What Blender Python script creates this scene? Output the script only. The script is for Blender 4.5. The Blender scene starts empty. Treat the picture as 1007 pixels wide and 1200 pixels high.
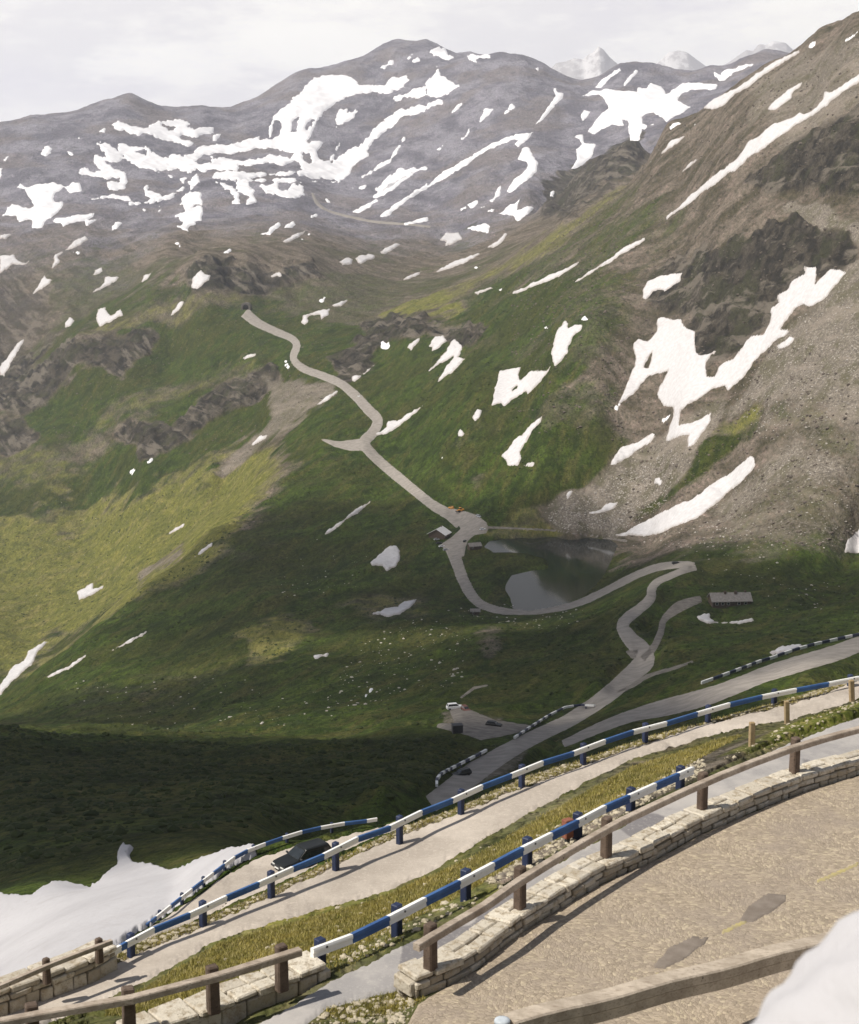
import bpy, bmesh, math, random
import numpy as np
from mathutils import Vector, Matrix
R = math.radians
random.seed(7); rng = np.random.default_rng(11)
scene = bpy.context.scene
C = scene.collection

# ------------------------------------------------------------------ camera (origin = the eye, +Y = view)
F = 1900.0; CU, CV = 503.5, 600.0
PITCH = math.atan((600 - 215) / F)
cp, sp = math.cos(PITCH), math.sin(PITCH)
cam = bpy.data.objects.new("camera", bpy.data.cameras.new("camera"))
C.objects.link(cam); scene.camera = cam
cam.rotation_euler = (math.pi / 2 - PITCH, 0, 0)
cd = cam.data; cd.sensor_fit = 'VERTICAL'; cd.sensor_height = 36; cd.lens = 36 * F / 1200
cd.clip_start = 0.3; cd.clip_end = 60000
cd.dof.use_dof = True; cd.dof.focus_distance = 150; cd.dof.aperture_fstop = 3.2

def ray(u, v):
    x = (np.asarray(u, float) - CU) / F; yu = -(np.asarray(v, float) - CV) / F
    return x, cp + yu * sp, -sp + yu * cp
def azte(u, v):                                   # azimuth, tan(elevation)
    x, y, z = ray(u, v); return np.arctan2(x, y), z / np.hypot(x, y)
def proj(X, Y, Z):
    dpt = Y * cp - Z * sp; up = Y * sp + Z * cp
    dpt = np.where(dpt < 1e-3, 1e-3, dpt)
    return CU + F * X / dpt, CV - F * up / dpt
def at_d(u, v, d):                                # pixel + horizontal distance -> point
    a, t = azte(u, v); return Vector((d * math.sin(a), d * math.cos(a), d * float(t)))
def at_z(u, v, z):                                # pixel + height -> point
    a, t = azte(u, v); d = z / t; return Vector((d * math.sin(a), d * math.cos(a), z))

# ------------------------------------------------------------------ noise
def _hash(ix, iy, s):
    h = (ix.astype(np.int64) * 374761393 + iy.astype(np.int64) * 668265263 + s * 974711) & 0xFFFFFFFF
    h = ((h ^ (h >> 13)) * 1274126177) & 0xFFFFFFFF
    return ((h ^ (h >> 16)) & 0xFFFF) / 65535.0
def vnoise(x, y, s=0):
    ix = np.floor(x); iy = np.floor(y); fx = x - ix; fy = y - iy
    fx = fx * fx * fx * (fx * (fx * 6 - 15) + 10); fy = fy * fy * fy * (fy * (fy * 6 - 15) + 10)
    a = _hash(ix, iy, s); b = _hash(ix + 1, iy, s); c = _hash(ix, iy + 1, s); d = _hash(ix + 1, iy + 1, s)
    return ((a * (1 - fx) + b * fx) * (1 - fy) + (c * (1 - fx) + d * fx) * fy) * 2 - 1
def fbm(x, y, wl, octv=4, s=0, ridged=False, gain=.5):
    t = 0; a = 1; tot = 0
    for k in range(octv):
        an = .6 + 1.3 * k; ca, sa = math.cos(an), math.sin(an)
        n = vnoise((x * ca - y * sa) / wl + 17.3 * k, (x * sa + y * ca) / wl + 5.1 * k, s + k)
        if ridged: n = 1 - 2 * np.abs(n)
        t = t + a * n; tot += a; a *= gain; wl /= 2.03
    return t / tot

# ------------------------------------------------------------------ control points of the relief
V = """0 1140 75,0 1100 100,0 1052 150,65 1040 152,105 1046 150,145 985 195,200 1022 145,262 1000 150,150 1070 98,200 1045 116,
0 1000 205,0 930 285,0 855 410,150 940 270,150 880 385,230 874 415,300 960 225,300 875 395,400 865 430,450 930 265,450 865 410,300 910 310,
560 945 265,540 905 330,575 893 345,600 878 360,650 850 430,690 830 470,720 810 500,745 782 560,735 730 640,762 695 710,800 664 800,
500 850 440,540 840 420,560 855 400,500 890 340,460 900 320,
720 838 410,800 822 415,900 786 440,1000 758 470,850 825 380,950 790 400,700 800 490,800 780 500,900 740 600,980 720 620,
855 706 720,820 703 720,850 728 690,930 700 720,1000 690 760,780 720 680,800 750 600,700 740 640,650 730 740,
600 780 600,575 745 690,560 735 760,500 760 720,430 800 640,375 770 760,470 712 900,450 655 1030,560 722 880,500 690 950,
300 740 860,200 760 900,100 800 850,200 850 640,300 820 660,100 850 640,30 840 800,400 720 900,350 680 1000,300 640 1100,400 600 1200,450 560 1330,330 590 1280,380 560 1340,
0 832 900,50 790 960,110 740 1010,170 690 1090,250 620 1220,330 560 1360,380 527 1420,
0 824 1280,0 750 1480,0 650 1850,60 770 1400,130 690 1600,200 625 1680,260 580 1700,310 520 1720,345 490 1730,100 600 1950,200 560 1830,250 555 1750,0 560 2100,60 530 2120,120 560 2000,
300 480 1930,330 440 1980,250 470 2030,200 510 1980,170 545 1900,150 510 2060,240 430 2150,300 420 2080,150 450 2200,320 470 1850,
287 362 2330,320 385 2220,345 400 2120,345 425 1950,400 450 1760,440 490 1550,428 520 1420,480 570 1250,540 606 1130,250 400 2230,200 420 2300,
230 312 2480,250 304 2500,290 303 2520,330 312 2520,360 304 2560,400 330 2500,270 335 2440,310 345 2420,350 350 2400,400 370 2250,440 375 2200,
180 345 2500,140 372 2470,90 394 2430,50 445 2400,15 475 2330,0 500 2260,60 480 2280,
235 300 2950,300 285 3000,360 285 3000,150 340 2880,100 370 2820,40 410 2800,0 440 2750,60 340 3000,0 350 3080,200 290 3050,100 280 3300,0 280 3450,
430 300 3050,490 262 3550,420 255 3750,372 232 3950,350 208 4150,300 215 4050,200 230 3950,100 220 4000,0 215 4100,50 180 4350,150 180 4350,230 200 4200,
330 185 4450,400 180 4600,450 195 4300,480 220 4000,300 170 4600,260 160 4700,420 120 5000,370 110 5100,470 100 5150,350 150 4750,450 150 4800,
0 151 4700,40 140 4750,85 137 4800,124 120 4900,154 115 4950,188 133 4950,238 131 5000,265 136 5050,295 127 5150,324 107 5300,354 86 5400,409 73 5500,448 56 5600,466 47 5650,500 50 5600,550 61 5400,587 62 5200,614 70 5000,639 82 4950,669 99 4900,
696 97 4900,728 77 4950,763 76 5000,791 84 5000,834 76 5000,877 67 4950,900 58 4900,990 60 4950,
560 180 4200,520 120 4800,620 120 4600,690 150 4350,740 110 4600,700 185 4050,640 190 3950,560 230 3700,600 255 3450,500 240 3850,620 230 3550,780 110 4600,540 275 3400,500 300 3100,850 95 4700,
690 197 3150,645 238 3100,735 172 3000,665 230 3080,660 250 3050,
1007 640 900,1007 570 920,1007 500 955,1007 400 1020,1007 300 1100,1007 200 1190,1007 100 1320,1007 15 1450,960 35 1560,900 76 1720,870 95 1800,837 117 1850,783 145 1950,750 206 1950,711 231 2000,661 258 2080,624 284 2150,574 320 2200,537 340 2200,
950 660 840,900 640 870,850 590 1000,730 628 1074,760 626 1060,800 540 1080,800 480 1130,900 480 1040,900 400 1120,800 390 1250,700 480 1195,700 420 1265,600 540 1185,650 400 1370,560 450 1390,520 420 1680,480 390 1850,560 350 1950,700 300 1650,800 300 1420,900 300 1220,800 220 1640,900 150 1420,700 380 1320,720 560 1135,640 590 1112,640 540 1152,640 480 1220,640 420 1320,570 600 1108,575 552 1195,690 600 1105,450 430 1800,540 500 1300,490 530 1350,620 470 1290,600 430 1430,950 100 1450,850 180 1500,
740 650 1000"""
Zs = """504 1170 -16,560 1138 -16,640 1076 -16,700 1040 -16,762 1012 -16,822 979 -16,883 953 -16,943 929 -16,1007 910 -16,1090 880 -16,
500 1199 -16,600 1199 -16,700 1199 -16,800 1199 -16,700 1100 -16,850 1100 -16,1000 1000 -16,850 1030 -16,1090 1000 -16,1000 1120 -16,600 1160 -16,
300 1199 -16.3,340 1185 -16.3,430 1160 -16.2,430 1140 -16.3,500 1110 -16.3,560 1085 -16.3,650 1030 -16.3,760 972 -16.3,850 930 -16.4,940 888 -16.5,1007 862 -16.6,1080 840 -16.6,
384 1142 -16.5,473 1094 -16.5,553 1054 -16.5,625 1013 -16.5,690 975 -16.5,745 943 -16.5,805 917 -16.6,880 880 -16.9,950 855 -17,1007 838 -17,
290 1170 -16.6,200 1194 -16.7,345 1140 -16.6,
250 1140 -17.8,320 1100 -17.7,440 1055 -17.7,560 1003 -17.6,680 940 -17.5,800 890 -17.4,160 1175 -17.8,
60 1199 -19,110 1178 -19,200 1135 -19,300 1088 -19,360 1070 -19,425 1054 -19,508 1020 -18.9,629 949 -18.7,729 894 -18.5,824 865 -18.2,920 844 -18,1000 815 -17.8,
0 1199 -19.1,0 1184 -19.1,74 1156 -19.1,119 1138 -19.1,160 1118 -19.1,230 1090 -19.1,300 1058 -19.1,385 1018 -19.1,474 979 -19,560 944 -18.9,644 911 -18.8,727 881 -18.7,800 857 -18.5,883 834 -18.3,940 822 -18.2,1007 800 -18,
300 1018 -47,355 1006 -47,250 1048 -47,400 986 -47,205 1077 -47,216 1058 -46.9,266 1020 -46.9,299 1001 -46.9,340 989 -46.9,390 978 -46.9,432 968 -46.9,185 1092 -47"""
ctrl = []
for s in V.replace("\n", "").split(","):
    u, v, d = map(float, s.split()); a, t = azte(u, v); ctrl.append((float(a), math.log(d), float(t)))
for s in Zs.replace("\n", "").split(","):
    u, v, z = map(float, s.split()); a, t = azte(u, v); ctrl.append((float(a), math.log(z / float(t)), float(t)))
def dense(line, step):
    out = []
    for (u0, v0, z0), (u1, v1, z1) in zip(line, line[1:]):
        k = max(1, int(abs(u1 - u0) / step))
        out += [(u0 + (u1 - u0) * i / k, v0 + (v1 - v0) * i / k, z0 + (z1 - z0) * i / k) for i in range(k)]
    return out + [line[-1]]
def hid(u, d, z, v=600):
    a, _ = azte(u, v); ctrl.append((float(a), math.log(d), z / d))
OUT_B = [(-60, 1190), (0, 1158), (66, 1131), (135, 1114), (240, 1074), (320, 1039), (398, 1002), (470, 968), (545, 941), (616, 908), (688, 886), (760, 861), (835, 841), (920, 818), (1007, 792), (1080, 770), (1300, 706), (1500, 650)]
for u, v, zb in dense([(u, v, -19.3 if u < 700 else -19.3 + 1.0 * min(1.1, (u - 700) / 380)) for u, v in OUT_B], 26):
    a, t = azte(u, v); t = float(t); d = zb / t; a = float(a)
    ctrl.append((a, math.log(d), t)); ctrl.append((a, math.log(d - 1.1), (zb + .05) / (d - 1.1)))
    if u < 470: L = [(1.5, -1.5), (8, -7.0), (18, -13)] + ([(40, -23)] if u > 90 else [])
    else: L = [(1.5, -1.4), (10, -9), (30, -24), (90, -62), (160, -86)]
    for dd, dz in L: ctrl.append((a, math.log(d + dd), (zb + dz) / (d + dd)))
for u in (-300, 0, 250, 500, 750, 1000, 1300):
    for d, z in ((2.3, -1.75), (4, -3.0), (8, -6), (15, -11.2), (21, -15.3), (25.5, -16)): hid(u, d, z)
for u, d, z in ((1000, 1850, 90), (900, 2100, 50), (850, 2300, 20), (780, 2450, -20), (715, 2500, -60), (700, 3500, -60), (640, 3400, -90), (1000, 3200, 60), (850, 3400, 40), (1200, 1700, 230), (1200, 2600, 100), (1200, 1100, 60), (1200, 800, -110), (1200, 450, -120), (1450, 700, -110), (1450, 400, -100),
                (-200, 4500, 120), (-200, 3000, -150), (-200, 1500, -380), (-200, 900, -290), (-200, 400, -140), (-200, 150, -75), (1300, 4800, 380),
                (0, 6500, 60), (150, 6500, 100), (300, 6600, 150), (466, 7200, 200), (620, 6400, 100), (700, 6400, 100), (800, 6400, 150), (900, 6400, 150),
                (0, 7600, 0), (500, 7900, 0), (1000, 7600, 0), (-300, 7600, 0), (1300, 7600, 0),
                (670, 1000, -235.2), (640, 930, -235.2)):
    hid(u, d, z, 600)
LAKE = np.array([[float(a) for a in q.split(",")] for q in "568,641 574,634 588,631 612,630 636,630 650,629 690,630 715,632 724,640 717,655 709,672 698,686 685,698 665,706 640,713 602,714 598,700 592,690 594,684 600,674 625,668 641,665 639,657 620,650 600,648 580,648".split()])
LZ = -235.0
for u, v in LAKE: a, t = azte(u, v); ctrl.append((float(a), math.log(LZ / float(t)), float(t)))
for u, v in ((600, 660), (575, 672), (575, 690), (585, 660)): a, t = azte(u, v); ctrl.append((float(a), math.log(-234.0 / float(t)), float(t)))
ctrl = np.array(ctrl)
SX = 5.0
P = np.stack([ctrl[:, 0] * SX, ctrl[:, 1]], 1)
cc = .012
def phi(r2): return np.sqrt(r2 + cc * cc)
def solve():
    n = len(P); D = ((P[:, None] - P[None]) ** 2).sum(-1); A = np.zeros((n + 3, n + 3))
    A[:n, :n] = phi(D) - np.eye(n) * .002; A[:n, n] = 1; A[:n, n + 1:] = P; A[n, :n] = 1; A[n + 1:, :n] = P.T
    return np.linalg.solve(A, np.concatenate([ctrl[:, 2], np.zeros(3)]))
W = solve()
def tps(x, y):
    out = np.empty(x.size); xf = x.ravel(); yf = y.ravel(); n = len(P)
    for i in range(0, x.size, 20000):
        q = np.stack([xf[i:i + 20000], yf[i:i + 20000]], 1)
        d2 = (q ** 2).sum(1)[:, None] + (P ** 2).sum(1)[None] - 2 * q @ P.T
        out[i:i + 20000] = phi(np.maximum(d2, 0)) @ W[:n] + W[n] + q @ W[n + 1:]
    return out.reshape(x.shape)

# ------------------------------------------------------------------ polar grid
azs = np.concatenate([np.arange(-28, -16, .25), np.arange(-16, 16.001, .05), np.arange(16.25, 28.1, .25)]) * math.pi / 180
def seg(a, b, st): return np.exp(np.arange(math.log(a), math.log(b), st))
rs = np.concatenate([seg(2.2, 22, .02), seg(22, 110, .0035), seg(110, 1000, .0032), seg(1000, 2400, .0019), seg(2400, 5800, .0011), seg(5800, 7600, .006)])
NA, NR = len(azs), len(rs)
ca_ = np.linspace(azs[0], azs[-1], 300); cr_ = np.concatenate([np.linspace(math.log(2.2), math.log(22), 20), np.linspace(math.log(22) + .015, math.log(110), 110), np.linspace(math.log(110) + .006, math.log(7700), 560)])
CG = tps(*np.meshgrid(ca_ * SX, cr_))              # rows r, cols az
def up1(src, xs, xq, M, axis):
    i = np.clip(np.searchsorted(xs, xq) - 1, 0, len(xs) - 2); h = xs[i + 1] - xs[i]; t = np.clip((xq - xs[i]) / h, 0, 1)
    im = np.maximum(i - 1, 0); ip = np.minimum(i + 2, len(xs) - 1)
    g = lambda k: np.take(M, k, axis=axis)
    sh = (-1, 1) if axis == 0 else (1, -1)
    t = t.reshape(sh)
    m0 = (g(i + 1) - g(im)) / (xs[i + 1] - xs[im]).reshape(sh) * h.reshape(sh); m1 = (g(ip) - g(i)) / (xs[ip] - xs[i]).reshape(sh) * h.reshape(sh)
    t2 = t * t; t3 = t2 * t
    return g(i) * (2 * t3 - 3 * t2 + 1) + m0 * (t3 - 2 * t2 + t) + g(i + 1) * (3 * t2 - 2 * t3) + m1 * (t3 - t2)
G = up1(None, cr_, np.log(rs), CG, 0); G = up1(None, ca_, azs, G, 1)
A2, R2 = np.meshgrid(azs, rs)
GX, GY = R2 * np.sin(A2), R2 * np.cos(A2); GZ0 = G * R2
GU0, GV0 = proj(GX, GY, GZ0)
# ------------------------------------------------------------------ pixel outlines -> masks on the ground
def pts(s): return np.array([[float(a) for a in q.split(",")] for q in s.split()])
def crop(s, ox, oy, k): p = pts(s); return np.stack([p[:, 0] / k + ox, p[:, 1] / k + oy], 1)
def strip(s, extra=0.0):                          # "u,v,w ..." centre line with a width -> outline
    p = pts(s)
    if len(p) > 3:                                 # smooth bends
        e = np.vstack([2 * p[0] - p[1], p, 2 * p[-1] - p[-2]]); o = []
        for k in range(1, len(e) - 2):
            for f in (0, .25, .5, .75): o.append(.5 * (2 * e[k] + (e[k + 1] - e[k - 1]) * f + (2 * e[k - 1] - 5 * e[k] + 4 * e[k + 1] - e[k + 2]) * f * f + (3 * e[k] - e[k - 1] - 3 * e[k + 1] + e[k + 2]) * f ** 3))
        p = np.array(o + [p[-1]])
    c = p[:, :2]; w = p[:, 2] / 2 + extra
    t = np.gradient(c, axis=0); t /= np.linalg.norm(t, axis=1)[:, None] + 1e-9; n = np.stack([-t[:, 1], t[:, 0]], 1)
    return np.concatenate([c + n * w[:, None], (c - n * w[:, None])[::-1]])
def sdist(poly, U, Vv):
    ins = np.zeros(U.shape, bool); d2 = np.full(U.shape, 1e12); n = len(poly)
    for i in range(n):
        x1, y1 = poly[i]; x2, y2 = poly[(i + 1) % n]
        dx, dy = x2 - x1, y2 - y1; L = dx * dx + dy * dy + 1e-9
        t = np.clip(((U - x1) * dx + (Vv - y1) * dy) / L, 0, 1)
        d2 = np.minimum(d2, (U - x1 - t * dx) ** 2 + (Vv - y1 - t * dy) ** 2)
        if y1 != y2:
            c = ((y1 > Vv) != (y2 > Vv)) & (U < (x2 - x1) * (Vv - y1) / (y2 - y1) + x1); ins ^= c
    d = np.sqrt(d2); return np.where(ins, d, -d)
def box_idx(poly, U, Vv, m):
    lo = poly.min(0) - m; hi = poly.max(0) + m
    return np.nonzero((U > lo[0]) & (U < hi[0]) & (Vv > lo[1]) & (Vv < hi[1]))
def sstep(a, b, x): t = np.clip((x - a) / (b - a), 0, 1); return t * t * (3 - 2 * t)

NW = fbm(GX, GY, 90, 4, 3); NW2 = fbm(GX, GY, 22, 3, 9)
Z4 = np.zeros(GX.shape + (4,), np.float32)         # green, straw, rock, scree; the rest is brown earth
def paint(ch, val, soft, s, dmin=0, dmax=1e9):
    poly = pts(s) if isinstance(s, str) else s
    ix = box_idx(poly, GU0, GV0, soft * 1.6)
    sd = sdist(poly, GU0[ix], GV0[ix]) + (NW[ix] * .9 + NW2[ix] * .5) * soft
    w = sstep(-soft * .5, soft * .5, sd) * val * ((R2[ix] > dmin) & (R2[ix] < dmax))
    Z4[ix] *= (1 - w)[:, None]
    if ch >= 0: Z4[ix + (ch,)] += w
far = sstep(2300, 3300, R2)
Z4[..., 2] = .12 * far + .1; Z4[..., 3] = .15 * (1 - far)
HAZED_SCHIST = sstep(2900, 3700, R2 + NW * 350)  # weight by distance: rock turns paler and bluer, haze put into its colour
paint(0, .5, 60, "-300,300 430,300 600,290 700,240 760,230 800,260 740,330 700,420 640,480 700,520 600,620 -300,620", 0, 3600)
paint(0, .93, 36, "-300,560 100,520 200,480 290,420 330,380 450,392 500,380 560,372 620,335 670,330 640,385 560,400 520,470 560,560 600,600 720,645 1400,640 1400,1600 -300,1600", 0, 3000)
paint(0, .4, 30, "560,420 700,440 720,520 640,600 560,570 500,480")
paint(0, .14, 50, "500,240 620,230 760,200 860,260 760,340 740,440 660,500 560,480 500,380", 800, 2500)
paint(0, .55, 40, "40,400 120,350 250,330 300,340 340,400 300,440 200,490 100,540 20,540", 1500, 2800)
paint(0, .9, 18, "780,545 840,490 900,440 935,470 900,505 830,560 760,605 680,640 690,620")
paint(1, .6, 16, "820,510 880,452 930,470 870,520")
paint(1, .72, 34, "-100,600 100,600 200,562 300,520 350,545 300,600 200,690 120,735 -100,830", 900)
paint(1, .45, 30, "-100,530 60,520 130,490 260,430 330,400 300,440 200,470 120,560 -100,590", 1200)
paint(1, .55, 10, "500,352 600,300 720,222 740,212 650,290 570,330 520,365")
paint(1, .7, 14, "438,362 480,350 540,352 545,362 490,372 440,378")
paint(1, .5, 26, "90,400 180,352 280,340 290,352 200,372 140,390", 1500)
paint(1, .65, 26, "270,740 320,718 380,728 370,745 330,775 290,780")
paint(1, .5, 40, "400,720 450,700 500,690 500,705 440,730")
paint(1, .3, 40, "60,800 160,790 260,770 300,800 200,850 80,850")
paint(1, .4, 10, "565,624 640,610 700,630 640,632 580,634")
paint(-1, .55, 20, "560,745 578,738 590,750 580,775 570,780")
for s in ("-60,430 45,428 82,402 182,388 178,405 142,440 125,430 92,432 52,470 38,480 -60,480", "-60,480 25,490 40,512 18,530 -60,530", "112,512 150,490 200,500 258,452 320,430 330,446 302,476 250,492 205,526 165,541 150,522",
          "212,318 240,302 300,305 322,320 340,303 366,305 374,322 335,330 312,346 262,338 226,338", "420,372 440,376 470,373 520,380 562,385 556,408 500,396 450,402 430,390", "388,424 430,400 452,400 432,430 404,446",
          "638,256 644,215 690,196 752,164 747,202 702,231 661,258", "765,332 830,290 890,270 952,258 1003,275 1003,322 940,330 920,352 902,382 872,412 832,422 800,402 812,372 762,352",
          "872,215 950,150 1060,90 1060,250 960,232 900,226"):
    paint(2, .9, 12, s)
paint(2, .5, 30, "-60,330 40,320 70,360 60,400 20,430 -60,430")
paint(2, .4, 40, "760,330 850,260 900,240 900,300 830,420 760,400")
paint(3, .72, 50, "1100,300 1100,628 900,630 800,630 740,636 780,612 850,562 905,505 872,470 925,400 965,368 1003,318")
paint(3, .9, 14, "925,238 980,250 1060,282 1060,305 960,268 900,246")
paint(0, .85, 16, "560,560 600,500 660,500 700,540 690,575 650,600 640,625 580,628 560,600", 900, 1400)
paint(1, .5, 16, "570,625 610,600 660,598 680,615 650,630 600,632", 900, 1400)
paint(3, .75, 20, "640,606 690,580 720,560 800,500 852,470 800,565 762,592 722,622 660,622")
paint(3, .5, 30, "870,100 1060,0 1060,130 900,190")
paint(3, .55, 12, "308,442 390,450 402,466 362,480 302,530 262,560 250,555 318,490")
paint(3, .5, 6, "210,650 160,690 165,672 215,640")
paint(-1, .28, 22, "330,520 400,530 380,600 300,660 260,680 300,590")
paint(0, .97, 20, "-60,845 100,850 230,872 420,862 520,850 560,900 560,1060 -60,1080", 90, 480)
paint(3, .5, 8, "516,832 590,838 600,850 560,866 520,850", 200)
paint(3, .5, 8, "560,880 590,890 640,860 600,900 560,920", 200)
paint(0, .42, 34, "820,640 870,590 940,560 1100,540 1100,660 820,660", 700, 1400)
paint(0, .45, 24, "900,480 960,470 1010,500 1010,540 940,540", 700, 1400)
# near terraces
near = R2 < 75
ix = np.nonzero(near & (GV0 > 700)); m = sstep(72, 58, R2[ix])
Z4[ix] *= (1 - .9 * m)[:, None]; Z4[ix + (0,)] += .42 * m; Z4[ix + (1,)] += .5 * m
ROAD2_NEAR = "-80,1262 60,1199 110,1177 160,1155 200,1134 250,1104 300,1087 360,1070 425,1053 467,1038 508,1020 535,1003 580,975 629,949 680,920 729,894 780,878 824,864 880,851 929,843 965,832 1010,818 1100,785 1300,724 1500,668"
ROAD2_FAR = "-80,1222 0,1184 74,1157 119,1139 160,1119 230,1090 300,1059 340,1040 385,1018 430,997 474,979 520,960 560,945 600,928 644,912 690,895 727,882 765,869 800,857 840,846 883,835 919,828 960,815 1010,797 1100,765 1300,704 1500,649"
RAILB_FOOT = "-80,1200 0,1165 66,1137 135,1119 190,1095 240,1078 320,1043 398,1006 470,972 545,945 616,912 688,890 760,865 835,845 920,822 1007,796 1100,770 1300,708 1500,652"
def between(a, b): return np.concatenate([pts(a), pts(b)[::-1]])
paint(3, .75, 7, between(ROAD2_FAR, RAILB_FOOT), 0, 75)
paint(3, .45, 10, "560,1030 620,985 700,945 760,918 830,880 900,860 900,880 850,905 800,925 700,975 640,1010 590,1045", 0, 60)
paint(1, .5, 8, "840,890 930,846 1007,820 1100,790 1100,830 1007,845 950,868 880,892", 0, 70)

# ------------------------------------------------------------------ relief at smaller scales
VALLEY = [strip("287,366,13 300,377,11 322,388,9 341,396,8.5 348,405,8.5 344,420,8.5 356,432,9.5 380,441,9.5 400,450,10 418,465,11 432,480,12 443,493,12 437,507,12 427,519,13 436,532,12 450,545,11.5 480,570,11.5 505,590,11.5 525,602,13 540,612,17"),
          pts("515,600 532,596 548,600 560,604 570,612 573,619 570,625 556,627 548,634 546,640 544,652 526,652 517,638 530,629 540,620 537,611"),
          strip("530,642,18 534,655,14 543,680,13 555,700,12 570,711,9.5 600,717,7 640,715.5,7 680,706,8 720,687,8.5 750,672,9 775,664,9 800,661.5,8.5 814,663.5,9"), pts("374,514 400,517 425,514 431,528 410,528 392,524")]
SWITCH = [strip("816,665,7 800,669,7.5 788,674,8 772,681,9 764,690,11 762,702,12 748,715,12 735,725,13 730,735,15 740,750,18 752,762,22 755,775,24 740,790,20 715,812,19 690,830,17 660,848,16 630,862,17 600,878,19 575,893,22 550,910,26 528,926,24 505,942,22")]
LANE = [strip("752,774,10 765,760,9 774,742,8 778,727,8 790,715,12 805,707,12 822,702,7"), pts("733,763 749,760 748,774 740,771")]
SIDE = [strip("1040,746,19 1007,755,18 980,765,19 940,777,19 900,789,18 870,801,18 830,816,20 780,829,20 740,839,14 700,854,12 660,872,9")]
PARK = [crop("115,290 180,290 300,340 445,358 380,385 240,415 190,395 70,365 75,350 140,350", 490, 740, 3.248)]
RDM = np.zeros(GX.shape, np.float32)              # where roads run the ground stays even
for p in VALLEY + SWITCH + LANE + SIDE + PARK:
    ii = box_idx(p, GU0, GV0, 14); ok_ = (R2[ii] > 200) & (R2[ii] < 2500); ii = (ii[0][ok_], ii[1][ok_])
    if len(ii[0]): RDM[ii] = np.maximum(RDM[ii], sstep(-12, -3, sdist(p, GU0[ii], GV0[ii])))

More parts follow.
